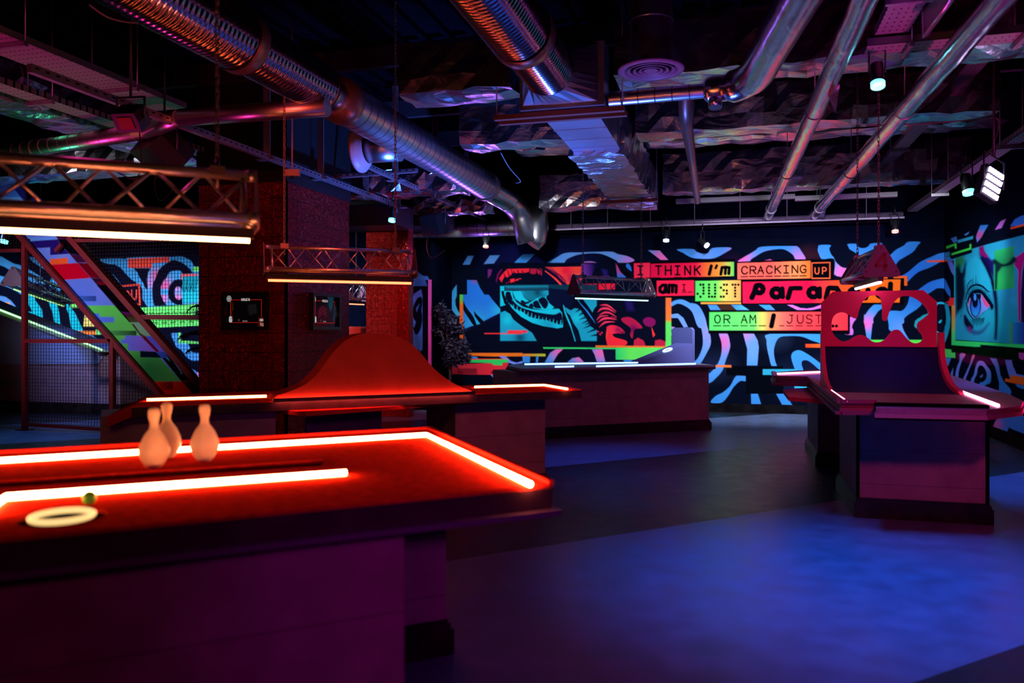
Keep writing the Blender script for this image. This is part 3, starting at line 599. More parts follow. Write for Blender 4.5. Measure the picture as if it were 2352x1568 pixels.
W(I_, "500,680 720,680 690,740 680,850 740,930 850,950 1000,980 1300,1125 1100,1200 1050,1150 960,1110 860,1070 760,1080 660,1130 610,1300 500,1300", (40, 164, 228))
W(I_, "500,575 700,600 690,680 500,680", (230, 110, 40)); W(I_, "0,1268 2300,1250 2300,1500 0,1500", INK)
W((0, 0, 1), "805,590 838,590 830,604 822,610 814,604", (88, 160, 220))
mur = cl.build('mural', lambda x, y: onY(x, y, YB-.004), m_paint, wall_back)
tag(mur, 'blue swirl mural with YOU box behind the mesh fence')

# ================================================================ right wall mural
cr = Canvas(2169.4, 2560, 440, 1035, 1.5, S(*NAVY))
def V(fr, s, col, sm=False, **k): cr.fr(*fr).poly(s, col, sm, **k)
rz = airbrush((44, 118, 205), [(2250, 800, 40, (200, 80, 160)), (2215, 812, 12, (228, 96, 170)), (2235, 815, 12, (232, 90, 120)), (2210, 860, 30, (100, 110, 215)), (2320, 840, 20, (130, 100, 200)), (2340, 820, 12, (150, 70, 180)), (2262, 830, 14, (140, 100, 215)), (2285, 975, 15, (190, 90, 180)), (2320, 850, 20, (90, 110, 210)), (2250, 540, 10, (200, 60, 140)), (2300, 510, 12, (150, 100, 190))])
V(K_, "1690,775 1745,755 1750,800 1720,815", (66, 120, 200)); V(K_, "1895,750 1755,790 1755,815 1892,778", (44, 148, 190))
V(K_, "1650,845 1745,815 1745,865 1728,865 1725,838 1655,868", (62, 210, 74)); V(K_, "1862,828 1877,822 1877,872 1700,926 1700,908 1862,858", (62, 210, 74))
V(K_, "1960,655 2030,652 1990,720 1970,760 1930,810 1920,770 1925,740", rz); V(K_, "2140,620 2190,597 2150,680 2090,697", (160, 90, 180))
V(K_, "2230,660 2270,600 2330,570 2450,540 2600,600 2600,640 2230,665", rz); V(K_, "2232,675 2600,580 2600,602 2230,692", (222, 84, 36)); V(K_, "1810,740 1860,712 1850,735 1830,748", (66, 120, 200))
V(D__, "1112,262 1415,160 1415,88 1720,0 2400,-175 4000,-640 4000,1990 2400,1812 1108,1722", airbrush((32, 140, 178), [(2240, 650, 20, (36, 150, 190)), (2290, 740, 30, (26, 160, 190)), (2330, 690, 12, (40, 150, 190)), (2440, 640, 60, (110, 30, 120)), (2450, 760, 60, (30, 100, 180))]))
cr.fr(*D__)
cr.poly("1115,262 1285,215 1270,330 1230,420 1150,560 1135,800 1115,900", (30, 112, 62), soft=50)
cr.poly("1115,440 1180,370 1230,500 1300,300 1345,480 1290,620 1300,900 1250,1150 1160,1250 1115,1300", (7, 20, 42), soft=70)
cr.poly("1545,50 1620,35 1640,130 1700,220 1815,330 1815,620 1700,450 1600,280 1545,200", (24, 14, 84), soft=50); cr.poly("1545,60 1620,35 1640,130 1720,240 1640,240 1560,190", (122, 14, 98), soft=30)
cr.poly("2380,120 2190,250 2180,380 2250,480 2240,800 2250,1400 2290,1400 2290,900 2310,500 2380,200", (150, 14, 108), soft=20)
cr.poly("2400,100 2500,0 2700,-100 2700,1600 2300,1500 2290,900 2320,500", (30, 12, 66), soft=30)
cr.stroke("1590,270 1680,400 1760,620 1820,850 1850,1100 1855,1400 1840,1700", [40, 50, 44, 40, 34, 30, 26], (8, 14, 52), True, soft=50)
cr.poly("1815,125 2175,30 2172,795 1812,840", grady([(564, (36, 168, 96)), (600, (28, 130, 76)), (640, (34, 166, 88))]))
cr.stroke("1820,320 1900,365 1990,385 2100,350 2172,285", [46, 34, 26, 34, 50], (8, 34, 40), True, soft=40); cr.poly("1830,360 1980,380 1880,520 1865,820 1820,830", (9, 34, 40), soft=40)
cr.poly("1300,620 1310,420 1380,270 1470,215 1560,270 1650,440 1740,640 1780,860 1700,820 1560,720 1420,720 1330,840", (32, 152, 188), soft=40)
# the eye
EK = (5, 12, 34)
cr.poly("1290,1060 1300,960 1340,850 1400,775 1480,735 1600,765 1700,850 1790,1010 1810,1130 1775,1200 1690,1195 1600,1275 1500,1355 1420,1345 1350,1230 1310,1120", (26, 128, 160))
cr.stroke("1300,1000 1340,850 1400,775 1490,735 1600,765 1700,850 1740,860", [7, 12, 16, 17, 17, 10, 4], EK, True)
cr.poly("1330,1000 1380,890 1450,830 1560,820 1640,880 1720,980 1800,1100 1800,1150 1770,1190 1730,1110 1650,1000 1580,900 1440,900 1375,985 1345,1080", EK, True)
cr.poly("1345,1080 1375,985 1440,900 1580,900 1650,1000 1730,1115 1690,1180 1600,1230 1530,1320 1430,1330 1370,1230", (104, 134, 222))
cr.poly("1580,905 1640,985 1735,1110 1690,1150 1630,1090 1600,1010", (206, 66, 130), soft=20); cr.poly("1342,1090 1380,975 1385,1030 1360,1110", (206, 90, 160), soft=14)
cr.ell(1478, 1110, 102, 215, EK); cr.ell(1480, 1130, 82, 175, airbrush((36, 108, 208), [(2240, 720, 8, (32, 140, 208)), (2240, 700, 8, (40, 80, 200))])); cr.ell(1472, 1030, 54, 118, EK); cr.poly("1385,900 1580,900 1572,1000 1540,960 1420,960 1388,1000", EK)
cr.ell(1470, 960, 24, 62, (60, 128, 225)); cr.stroke("1310,1050 1330,1180 1380,1280 1440,1345 1500,1350 1560,1300", [8, 10, 10, 8, 6, 4], EK, True)
cr.stroke("1325,840 1345,720 1410,645", [4, 10, 6], EK, True)
for x0, y0, x1, y1 in ((1345, 830, 1375, 740), (1375, 800, 1390, 700), (1405, 780, 1415, 650), (1435, 750, 1435, 590), (1480, 740, 1485, 570), (1510, 740, 1520, 660), (1545, 750, 1560, 710), (1640, 930, 1650, 840), (1665, 960, 1690, 860), (1695, 990, 1725, 910), (1725, 1020, 1745, 960), (1740, 1045, 1765, 1010)):
    cr.stroke([(x0, y0), (x1, y1)], [8, 2], EK)
for k in range(10): x = 1355+k*32; cr.stroke([(x, 905-60*math.sin(PI*k/9.)-(k > 5)*0), (x-6+k, 850-75*math.sin(PI*k/9.))], [9, 3], EK)
cr.stroke("1280,1290 1310,1420 1370,1540 1480,1600 1600,1570 1720,1430", [16, 40, 46, 40, 30, 14], (34, 30, 104), True, soft=50, op=.7); cr.stroke("1290,1300 1330,1420 1400,1500", [20, 50, 40], (6, 14, 40), True, soft=30)
cr.ell(1372, 1535, 26, 50, (110, 30, 120), soft=50); cr.poly("1430,1340 1600,1320 1640,1380 1600,1470 1500,1490 1430,1450", (28, 140, 172), soft=12)
for k in range(11): x = 1425+k*20; cr.stroke([(x, 1340+8*math.sin(k)), (x-6, 1470+20*math.sin(k*1.9)-k*3)], [7, 3], EK)
for q in ("1640,1325 1615,1400", "1395,1360 1390,1420", "1245,1200 1205,1330"): cr.stroke(q, [3, 5], EK)
cr.poly("2090,1410 2400,1410 2400,1812 2130,1790 2095,1785", gradx([(2318, (70, 160, 60)), (2330, (32, 110, 180)), (2350, (34, 60, 150))]))
cr.poly("1093,268 1112,262 1112,1108 1097,1108", (40, 176, 205)); cr.poly("930,160 960,150 1012,140 1015,210 960,225", (50, 130, 170)); cr.poly("917,150 945,155 955,230 1010,225 1040,270 975,300 980,325 1110,285 1112,262 1060,275 970,290 930,290 917,280", (60, 130, 205))
cr.poly("917,290 975,290 965,322 917,322", (205, 62, 22)); cr.poly("975,325 1060,312 1095,400 1090,580 1040,500 1000,400", (90, 110, 205)); cr.poly("1050,318 1092,310 1095,400", (90, 14, 80))
cr.poly("917,628 935,640 1025,840 1025,960 960,880 917,800", (44, 112, 205)); cr.poly("1010,970 1095,972 1095,1115 990,1115 975,1060 940,1045 1005,1020", (228, 40, 50))
cr.poly("917,1055 940,1060 985,1100 1010,1200 1027,1350 1015,1500 980,1640 940,1750 917,1790 917,1500 945,1440 950,1330 940,1200 917,1100", TEAL)
cr.poly("1050,1108 1112,1108 1112,1740 2400,1812 4000,1940 4000,2080 2400,1880 1565,1812 1565,1850 1460,1852 1048,1822", airbrush((48, 205, 104), [(2190, 720, 30, (226, 124, 56)), (2190, 745, 10, (180, 160, 80))]))
V(E_, "1050,410 1460,445 2400,480 4000,600 4000,1000 2400,700 2120,680 1050,540", (4, 20, 10)); V(E_, "1120,550 2150,690 2050,760 1400,760 1120,640", (70, 10, 52), soft=60)
for q in ("1200,565 1300,575 1240,680 1190,830 1170,960 1165,1200 1130,1200 1115,980 1140,820 1190,690", "1420,600 1465,600 1400,760 1340,920 1300,1040 1295,1300 1240,1300 1255,1040 1310,900 1380,740",
          "1530,700 1620,705 1680,780 1750,880 1760,1000 1740,1090 1660,1130 1610,1200 1530,1250 1500,1330 1430,1330 1400,1160 1400,1030 1450,940 1480,800"): V(E_, q, rz, True)
V(E_, "1570,770 1640,820 1680,920 1670,1010 1620,1070 1560,1090 1520,1180 1470,1215 1445,1130 1460,1020 1505,920 1520,820", NAVY, True); V(E_, "1560,970 1615,935 1600,980 1570,998", rz)
V(E_, "1740,640 1860,655 1900,780 1930,950 1990,1070 2100,1190 2125,1250 2100,1330 2050,1290 1990,1290 1950,1310 1840,1280 1900,1230 1905,1100 1870,950 1830,800", rz)
V(E_, "2010,675 2130,680 2150,780 2220,930 2400,960 2700,1100 2600,1160 2400,1020 2200,1010 2090,990 2050,850", rz); V(E_, "2195,1110 2400,1150 2600,1250 2400,1210 2300,1190 2230,1160", rz)
V(E_, "2110,945 2400,990 2700,1060 2700,1220 2400,1140 2010,1065 2010,1010 2100,1020", (222, 88, 32)); V(E_, "2255,545 2400,555 2500,620 2310,680 2260,640", (170, 60, 150))
V(E_, "1030,920 1080,815 1065,1005", rz); V(E_, "917,640 1040,640 985,790 917,700", rz); V(E_, "917,475 1045,490 1045,545 1115,545 1115,640 917,630", (74, 205, 96))
V(M_, "2030,1100 2070,1100 2100,1040 2180,1005 2600,1010 2700,1160 2500,1200 2250,1120 2220,1100 2180,1150", rz, True)
mur = cr.build('mural', lambda x, y: onX(x, y, XR-.004), m_paint, wall_right)
tag(mur, 'mural of a wide open eye in a green frame')
# ================================================================ shared materials
m_redtop = pm('red_tabletop_paint', (.9, .04, .02), .8, noise=(28, .22), bump=(120, .08), spec=0)
m_redwood = pm('red_painted_plywood', (.62, .028, .02), .5, noise=(3, .15), spec=0)
m_pinkwood = pm('pink_red_board', (.8, .03, .13), .5, noise=(3, .08), spec=.2)
m_rim = pm('dark_table_edge', (.06, .025, .04), .4, noise=(10, .3), spec=.3)
m_rim2 = pm('purple_ledge', (.14, .07, .18), .5, spec=.3)
m_black = pm('black_metal', (.01, .01, .012), .4)
m_hole = pm('cut_out_black', (.004, .003, .003), .9, spec=0)
def panel_mat(name, col):
    m = bpy.data.materials.new(name); m.use_nodes = True; nt = m.node_tree; n = nt.nodes; L = nt.links; p = n['Principled BSDF']
    tc = n.new('ShaderNodeTexCoord'); sx = n.new('ShaderNodeSeparateXYZ'); L.new(tc.outputs['Object'], sx.inputs[0])
    fr = n.new('ShaderNodeMath'); fr.operation = 'FRACT'; d = n.new('ShaderNodeMath'); d.operation = 'DIVIDE'; d.inputs[1].default_value = .27
    L.new(sx.outputs['Z'], d.inputs[0]); L.new(d.outputs[0], fr.inputs[0])
    lt = n.new('ShaderNodeMath'); lt.operation = 'GREATER_THAN'; lt.inputs[1].default_value = .02; L.new(fr.outputs[0], lt.inputs[0])
    mx = n.new('ShaderNodeMapRange'); mx.inputs['To Min'].default_value = .5; mx.inputs['To Max'].default_value = 1; L.new(lt.outputs[0], mx.inputs[0])
    no = n.new('ShaderNodeTexNoise'); no.inputs['Scale'].default_value = 7; no.inputs['Detail'].default_value = 7; L.new(tc.outputs['Object'], no.inputs['Vector'])
    mr = n.new('ShaderNodeMapRange'); mr.inputs['From Min'].default_value = .3; mr.inputs['From Max'].default_value = .7; mr.inputs['To Min'].default_value = .8; mr.inputs['To Max'].default_value = 1.1
    L.new(no.outputs[0], mr.inputs[0]); mm = n.new('ShaderNodeMath'); mm.operation = 'MULTIPLY'; L.new(mr.outputs[0], mm.inputs[0]); L.new(mx.outputs[0], mm.inputs[1])
    vm = n.new('ShaderNodeVectorMath'); vm.operation = 'SCALE'; vm.inputs[0].default_value = col; L.new(mm.outputs[0], vm.inputs['Scale'])
    L.new(vm.outputs[0], p.inputs['Base Color']); p.inputs['Roughness'].default_value = .5
    MATS[name] = m; return m
m_panel = panel_mat('plank_panelling', (.36, .20, .26))
m_plinth = pm('black_plinth', (.02, .012, .012), .3, noise=(7, .7), bump=(14, .3))
OR_LED = led('orange_led', (1.0, .26, .09), 85.0)
RD_LED = led('amber_led', (1.0, .17, .04), 34.0)
PK_LED = led('pink_led', (1.0, .30, .62), 7.0)
BL_LED = led('blue_led', (.22, .42, 1.0), 3.2)
GN_LED = led('green_led', (.38, 1.0, .42), 2.2)
HT_LED = led('orange_tube_light', (1.0, .34, .12), 24.0)
HT2_LED = led('amber_tube_light', (1.0, .13, .045), 5.5)
def Zs(pts, z): return [onZ(x, y, z) for x, y in (parse(pts) if isinstance(pts, str) else pts)]
def up(p, dz): return Vector((p[0], p[1], p[2]+dz))
def inset(poly, d):
    """shrink a horizontal polygon by d metres"""
    c = sum((Vector(p) for p in poly), Vector((0, 0, 0)))/len(poly); n = len(poly); out = []
    ar = sum(poly[i][0]*poly[(i+1) % n][1]-poly[(i+1) % n][0]*poly[i][1] for i in range(n)); sg = 1 if ar > 0 else -1
    for i in range(n):
        a = Vector(poly[i-1]); b_ = Vector(poly[i]); c_ = Vector(poly[(i+1) % n])
        e1 = (b_-a).normalized(); e2 = (c_-b_).normalized(); n1 = Vector((-e1.y, e1.x, 0))*sg; n2 = Vector((-e2.y, e2.x, 0))*sg
        k = (n1+n2); k = k/max(.35, (1+n1.dot(n2))); out.append(b_+k*d)
    return out
def cabinet(parent, pts, z0, z1, plinth=.16, out=.03, mat=None, nm='cabinet'):
    """pts: horizontal footprint of the body"""
    q = [Vector((p[0], p[1], z0)) for p in pts]
    b = MB(); b.prism([up(p, plinth) for p in q], (0, 0, z1-z0-plinth)); o = b.build(nm, mat or m_panel, parent)
    b = MB(); e = inset(q, -out); b.prism(e, (0, 0, plinth-.04)); e2 = inset(q, -out*.6); b.prism([up(p, plinth-.04) for p in e2], (0, 0, .025)); e3 = inset(q, -out*.25); b.prism([up(p, plinth-.015) for p in e3], (0, 0, .015))
    b.build('plinth', m_plinth, parent)
    return o
def strip(parent, pts, mat, z, r=.012, nm='led_strip'):
    b = MB(); b.tube([onZ(x, y, z) if len(p_) == 2 else p_ for p_ in pts for x, y in [p_[:2]]], r, 8); return b.build(nm, mat, parent)
def slab(parent, poly, th, mat, nm, holes=(), z=None):
    b = MB(); b.prism(poly, (0, 0, -th), holes); return b.build(nm, mat, parent)
def circ(c, r, n=32, rx=1): return [Vector((c[0]+r*math.cos(2*PI*k/n), c[1]+r*math.sin(2*PI*k/n), c[2])) for k in range(n)]
U_ = Vector((.745, .667, 0)); V_ = Vector((-.667, .745, 0))
# ================================================================ game table in the foreground
ZT = .96
n1 = onZ(1266, 1112, ZT); f1 = onZ(985, 985, ZT); n0 = n1-U_*2.9; f0 = f1-U_*2.5
T = thing('game_table', 'large red-lit game table in the foreground with glowing border strips and three pins on it', 'table', (n1.x-.9, n1.y-.3, 0))
topA = [n0, n1, f1, f0]
slotA = Zs("-330,1130 -330,1143 738,1070 744,1057", ZT); ringc = onZ(143, 1187, ZT)
slab(T, [Vector(p) for p in topA], .012, [m_redtop], 'tabletop', [slotA, circ(onZ(143, 1187, ZT), .118)])
e = inset(topA, -.012); b = MB(); b.prism([up(p, -.012) for p in inset(topA, -.003)], (0, 0, -.075), [[up(p, -.012) for p in inset(topA, .03)]]); b.build('edge_board', m_rim, T)
b = MB(); b.prism([up(p, -.087) for p in inset(topA, -.03)], (0, 0, -.02)); b.build('edge_ledge', m_rim2, T)
b = MB(); b.prism([up(p, -.075) for p in inset(topA, .031)], (0, 0, -.01)); b.build('underlay', m_hole, T)
b = MB(); w_ = .03   # upstand round the border that carries the strips
for a_, c_ in ((n1, f1), (f1, f0)):
    d_ = (c_-a_).normalized(); b.bar(up(a_, .004), up(c_, .004), .02, .02, up=(0, 0, 1))
b.build('border_rail', m_redwood, T)
sA = [Vector((p.x, p.y, ZT+.012)) for p in (onZ(1218, 1112, ZT+.012), onZ(980, 998, ZT+.012), onZ(-10, 1062, ZT+.012))]; sA[2] = sA[1]-U_*2.3
b = MB(); b.tube(sA, .0105, 8); b.build('led_strip', OR_LED, T)
plate = Zs("-330,1116 763,1049 793,1082 12,1137 -30,1160 -330,1190", ZT+.014); slot2 = Zs("-320,1126 -320,1141 738,1069 744,1055", ZT+.014)
b = MB(); b.prism(plate, (0, 0, -.014), [slot2]); b.build('raised_plate', m_redtop, T)
b = MB(); b.tube([onZ(795, 1085, ZT+.012), onZ(14, 1141, ZT+.012), onZ(-40, 1178, ZT+.012)], .0105, 8); b.build('led_strip', OR_LED, T)
b = MB(); b.torus(up(ringc, .003), (0, 0, 1), .080, .0085, 48, 10); hr = b.build('ring_light', led('ring_led', (1.0, .66, .24), 1.15), T)
b = MB(); b.lathe([(.118, 0), (.118, -.035), (.045, -.036), (.045, -.12), (.001, -.12)], up(ringc, -.004), (0, 0, 1), 40); b.build('hole_cup', m_hole, T)
c1 = onZ(928, 1195, .853); c1 = Vector((c1.x, c1.y, 0)); c0 = c1-U_*2.7
cabinet(T, [c0, c1, c1+V_*.55, c0+V_*.55], 0, .853)
q1 = Vector((onZ(1024, 1440, .12).x, onZ(1024, 1440, .12).y, 0)); q0 = q1-U_*1.2
cabinet(T, [q0, q1, q1+V_*.55, q0+V_*.55], 0, .853)
for px_ in (70, 562, 768):
    p_ = c1+(onZ(px_, 1245, .8)-c1).project(U_); b = MB(); b.lathe([(.0001, -.001), (.006, -.001), (.006, .002)], Vector((p_.x, p_.y, .80))-V_*.001, V_*-1, 12); b.build('screw', m_black, T)
# pins and ball
m_pin = pm('frosted_white_pin', (.92, .86, .72), .45, sss=.5)
def pin(px, py, lab):
    c = onZ(px, py, ZT+.0005); h_ = .236
    pr = [(.001, 0), (.016, 0), (.0185, .004), (.026, .02), (.0335, .045), (.036, .062), (.035, .08), (.030, .102), (.0225, .128), (.0155, .152), (.0128, .168), (.0125, .178), (.0142, .19), (.0172, .204), (.0180, .214), (.0170, .225), (.0130, .233), (.007, .2355), (.0001, .236)]
    pr = [(r*1.7 if False else r*1.62 if h2 < .15 else r*1.25, h2) for r, h2 in pr]
    pr = [(a, b2) for a, b2 in pr]
    sm = catmull(pr, False, 4); b = MB(); b.lathe([(max(a, .0001), z) for a, z in sm], c, (0, 0, 1), 40)
    o = b.build('bowling_pin', m_pin); return tag(o, lab, 'pin', 'bowling pins on the foreground table')
pin(354, 1072, 'miniature white bowling pin nearest the camera, front left of three, on the red table')
pin(383, 1050, 'miniature white bowling pin partly hidden behind the front one')
pin(470, 1057, 'miniature white bowling pin standing alone on the right, against the light strip')
b = MB(); c = onZ(205, 1158, ZT); b.ball(up(c, .0215), .0215, 24); tag(b.build('ball', pm('green_ball_skin', (.2, 1.0, .1), .5)), 'small green ball on the foreground table beside the ring light', 'ball')

# ================================================================ hump table (middle)
def onV(px, py, A, B):
    """pixel onto the vertical plane through A,B"""
    d = (B-A); nrm = Vector((-d.y, d.x, 0)); r = ray(px, py); t = nrm.dot(A-CP)/nrm.dot(r); return CP+r*t
topB = Zs("303,932 1335,893.5 1256,879 345,906.5", ZT)
T = thing('game_table', 'red game table with a tall rounded hump board, in the middle behind the pins', 'table', (topB[0].x+1.2, topB[0].y+1, 0))
topB2 = topB
slab(T, topB, .012, m_redtop, 'tabletop')
b = MB(); b.prism([up(p, -.0125) for p in inset(topB, -.002)], (0, 0, -.07)); b.build('edge_board', m_rim, T)
nose = [topB[0], topB[3]]; b = MB(); dn = (U_*-.16)+Vector((0, 0, -.07))
b.hexa([up(nose[0], -.08), up(nose[0], -.08)+dn, up(nose[1], -.08)+dn, up(nose[1], -.08), nose[0], nose[0]+dn, nose[1]+dn, nose[1]]); b.build('sloped_end', m_redwood, T)
b = MB(); b.prism(Zs("627,938 702,947 1094,919 1092,914 1000,912 700,928", .878), (0, 0, -.03)); b.build('lower_board', m_redwood, T)
h0 = onZ(627, 921, ZT); h1 = onZ(1092, 903.5, ZT); hv = (V_*.28)
prof = [(105, 870), (140, 820), (210, 800), (290, 770), (400, 720), (470, 665), (540, 590), (600, 505), (660, 425), (730, 352), (800, 303), (870, 272), (950, 257), (1060, 255), (1150, 265), (1250, 292), (1330, 330), (1400, 385), (1470, 462), (1530, 535), (1600, 605), (1700, 680), (1800, 735), (1880, 765), (1930, 792)]
pw = [onV(600+x/3.92, 700+y/3.92, h0, h1) for x, y in prof]; pw = [Vector(p) for p in catmull([tuple(p) for p in pw], False, 3)]
pw[0].z = pw[-1].z = ZT+.001
b = MB(); b.prism([up(p, 0)+V_*.03 for p in pw], hv, smooth=True); b.build('hump_board', pm('red_hump_paint', (.45, .05, .035), .5, noise=(6, .12), spec=0), T)
b = MB(); b.bar(up(h0, .006), up(h1, .006), .012, .03, up=(0, 0, 1)); b.build('front_lip', m_rim, T)
b = MB(); b.tube([up(h0, .006)+V_*.018+U_*.03, up(h1, .006)+V_*.018-U_*.03], .006, 6); b.build('led_strip', led('red_glow_strip', (1, .13, .07), 45), T)
strip(T, [(337, 918), (612, 909.5)], RD_LED, ZT+.01, .011); strip(T, [(1090, 888.5), (1250, 884), (1303, 893)], RD_LED, ZT+.01, .011)
def foot(px, py, z): v = onZ(px, py, z); return Vector((v.x, v.y, 0))
r1 = foot(1252, 913, .875); cabinet(T, [r1-U_*.92, r1, r1+V_*.75, r1-U_*.92+V_*.75], 0, .878)
l1 = foot(633, 948, .85); cabinet(T, [l1-U_*1.25, l1, l1+V_*.6, l1-U_*1.25+V_*.6], 0, .878)
a_ = foot(760, 935, .85)+V_*.55; cabinet(T, [a_, a_+U_*.62, a_+U_*.62+V_*.3, a_+V_*.3], 0, .878)
b = MB(); l_ = foot(746, 935, .85)+V_*.55; b.bar(l_, up(l_, .878), .1, .1, up=U_); b.build('leg', pm('pink_lit_post_paint', (.35, .12, .3), .5), T)

# ================================================================ far table with ramp
ZC2 = 1.0
topC = Zs("1165,838.5 1196,846.5 1640,838 1560,829.5 1235,832.5", ZC2)
T = thing('game_table', 'blue-lit game table with a ramp and backboard, below the lips picture', 'table', (topC[1].x+1, topC[1].y+1, 0))
m_bluetop = pm('blue_tabletop_paint', (.32, .32, .55), .4, noise=(12, .1))
slab(T, topC, .03, m_bluetop, 'tabletop')
b = MB(); b.prism([up(p, -.031) for p in inset(topC, -.02)], (0, 0, -.03)); b.build('edge_board', m_rim, T)
g0 = foot(1185, 1013, 0); gA = foot(1257, 1007, 0); gB = foot(1628, 986.5, 0); gd = (gB-gA).normalized(); gn = Vector((-gd.y, gd.x, 0)); gA = gB-gd*3.2
cabinet(T, [gA, gB, gB+gn*.9, gA+gn*.9], 0, .94)
strip(T, [(1370, 841), (1597, 835)], BL_LED, ZC2+.012, .014); strip(T, [(1205, 836), (1465, 832.5)], BL_LED, ZC2+.012, .012); strip(T, [(1275, 842), (1318, 841)], BL_LED, ZC2+.012, .012)
ra = onZ(1475, 835, ZC2); rb = onZ(1590, 834.5, ZC2); du = (rb-ra); rise = Vector((0, 0, (834.5-788)*du.length*0+ (834.5-788)*12.5/1829))
rv = V_*.42
b = MB(); b.prism([ra, rb, rb+rise], rv); b.build('ramp', pm('blue_ramp_paint', (.11, .12, .42), .5), T)
rc = ra+du*.64+rise*.64+rv*.42+Vector((0, 0, .008)); nr_ = du.normalized().cross(V_*-1); sl = (du+rise).normalized(); nn = sl.cross(V_); nn = nn if nn.z > 0 else -nn
b = MB(); b.torus(rc, nn, .07, .013, 30, 8); b.build('ring_light', led('white_ring_led', (.5, .9, 1), 1.6), T)
b = MB(); hb = (834.5-751)*12.5/1829; b0 = rb; b.prism([b0, b0+rv*1.25, b0+rv*1.25+Vector((0, 0, hb-.04)), b0+rv*1.12+Vector((0, 0, hb)), b0+rv*.12+Vector((0, 0, hb)), b0+Vector((0, 0, hb-.04))], U_*.05); b.build('backboard', pm('blue_backboard_paint', (.12, .14, .44), .5), T)

# ================================================================ table on the right with the quarter pipe
topD = Zs("1775,855 1832,850.5 2000,846 2160,853 2313,903 2351,921 2345,932 2266,941 2012,936 2010,924 1931,924 1859,868 1782,866", ZT)
T = thing('game_table', 'pink-lit game table on the right with a dark quarter pipe and a cut-out board', 'table', (1.4, 8.3, 0))
m_maroon = pm('maroon_tabletop', (.30, .04, .10), .5, noise=(30, .2))
slab(T, topD, .04, m_maroon, 'tabletop')
b = MB(); b.prism([up(p, -.041) for p in inset(topD, -.008)], (0, 0, -.03)); b.build('edge_board', pm('red_edge_paint', (.42, .06, .12), .45), T)
b = MB(); rp = Zs("1776,856 1782,867 1859,869 1931,924 2011,924", ZT)
for i in range(len(rp)-1): b.bar(up(rp[i], .008), up(rp[i+1], .008), .05, .03, up=(0, 0, 1)); b.bar(up(rp[i], -.08), up(rp[i+1], -.08), .07, .025, up=(0, 0, 1))
b.build('raised_rim', pm('magenta_rim_paint', (.34, .05, .12), .45), T)
b = MB(); b.bar(onZ(2010, 943, ZT-.035), onZ(2270, 949, ZT-.035), .06, .12, up=(0, 0, 1)); b.build('front_bumper', m_hole, T)
b = MB(); b.prism(Zs("1798,894 1880,888 1960,905 1905,919 1811,911", .84), (0, 0, -.04)); b.build('lower_board', m_pinkwood, T)
cabinet(T, [(.965, 6.98, 0), (1.91, 6.98, 0), (1.91, 8.15, 0), (.965, 8.15, 0)], 0, .885)
for x_ in (.965, 1.9): b = MB(); b.box((x_-.012, 6.965, .16), (x_+.012, 6.985, .885)); b.build('corner_strip', m_hole, T)
cabinet(T, [(.9, 9.5, 0), (1.9, 9.5, 0), (1.9, 10.8, 0), (.9, 10.8, 0)], 0, .885)
y0, y1, za, zb = 7.67, 8.40, ZT, 1.358; x0, x1 = .855, 1.865; K = 20
arc = [(y0+(y1-y0)*math.sin(PI/2*k/K)**.9, za+(zb-za)*(1-math.cos(PI/2*k/K))) for k in range(K+1)]
vs = []; fs = []
b = MB(); sec = [(y, z) for y, z in arc]+[(y1+.02, zb), (y1+.02, za)]
b.prism([Vector((x0, y, z+.002)) for y, z in sec], (x1-x0, 0, 0), smooth=True); b.build('quarter_pipe', pm('navy_pipe_surface', (.010, .014, .075), .6, noise=(40, .15), spec=.1), T)
def side(x, w):
    o_ = []; i_ = []
    for y, z in arc:
        k = (z-za)/(zb-za); i_.append((y+.015, z-.02 if z > za+.02 else za+.001)); 
    inn = [(y, z) for y, z in arc]+[(y1, 1.495)]
    out = [(y-.075-.0*z, z+.03) for y, z in arc[2:]]+[(y1-.07, 1.495)]
    poly_ = [(y0-.06, za+.001)]+[(a, c) for a, c in out]+list(reversed([(y+.0, z) for y, z in inn]))[0:1]+[(y1+.02, 1.495), (y1+.02, za+.001)]
    b = MB(); b.prism([Vector((x, y, z)) for y, z in poly_], (w, 0, 0), smooth=True); return b
side(x0-.035, .035).build('side_board', m_pinkwood, T); side(x1, .045).build('side_board', m_pinkwood, T)
Cp = lambda s: [(1860+x/7.84, 540+y/7.84) for x, y in parse(s)]; Mp = lambda s: [(1752+x/3.92, 700+y/3.92) for x, y in parse(s)]
outl = [(1886.5, 795), (1886.5, 695.5), (1913, 669.5), (2121, 666), (2152, 692.5), (2152, 797)]
hol = Cp("400,1540 440,1450 500,1405 580,1388 660,1405 730,1450 790,1490 835,1497 860,1470 880,1380 910,1290 950,1200 1000,1150 1060,1100 1130,1082 1200,1082 1250,1105 1285,1160 1300,1260 1310,1350 1308,1490 1330,1535 1365,1545 1395,1510 1420,1420 1450,1350 1480,1270 1530,1190 1600,1130 1680,1100 1770,1093 1860,1115 1960,1170 2040,1240 2110,1320 2140,1400 2135,1450")+Mp("1490,90 1440,130 1400,160 1392,200 1410,240 1440,280 1440,315 1410,340 1370,345 1330,330 1290,295 1240,235 1200,222 1160,240 1120,290 1080,325 1030,337 980,325 930,285 880,270 830,285 780,315 730,328 690,315 645,275 620,220")
hol = [q for i, q in enumerate(hol) if i == 0 or math.dist(q, hol[i-1]) > 1.5]
b = MB(); hw = [onY(x, y, y1-.02) for x, y in catmull(hol, True, 3)]
b.prism([onY(x, y, y1-.02) for x, y in outl], (0, .03, 0), [hw]); b.build('cut_out_board', m_pinkwood, T)
strip(T, [(1786, 858), (1883, 854)], PK_LED, ZT+.018, .012); strip(T, [(2207, 899), (2292, 931)], PK_LED, ZT+.012, .014); strip(T, [(1893, 885), (1944, 921)], PK_LED, ZT+.012, .008)

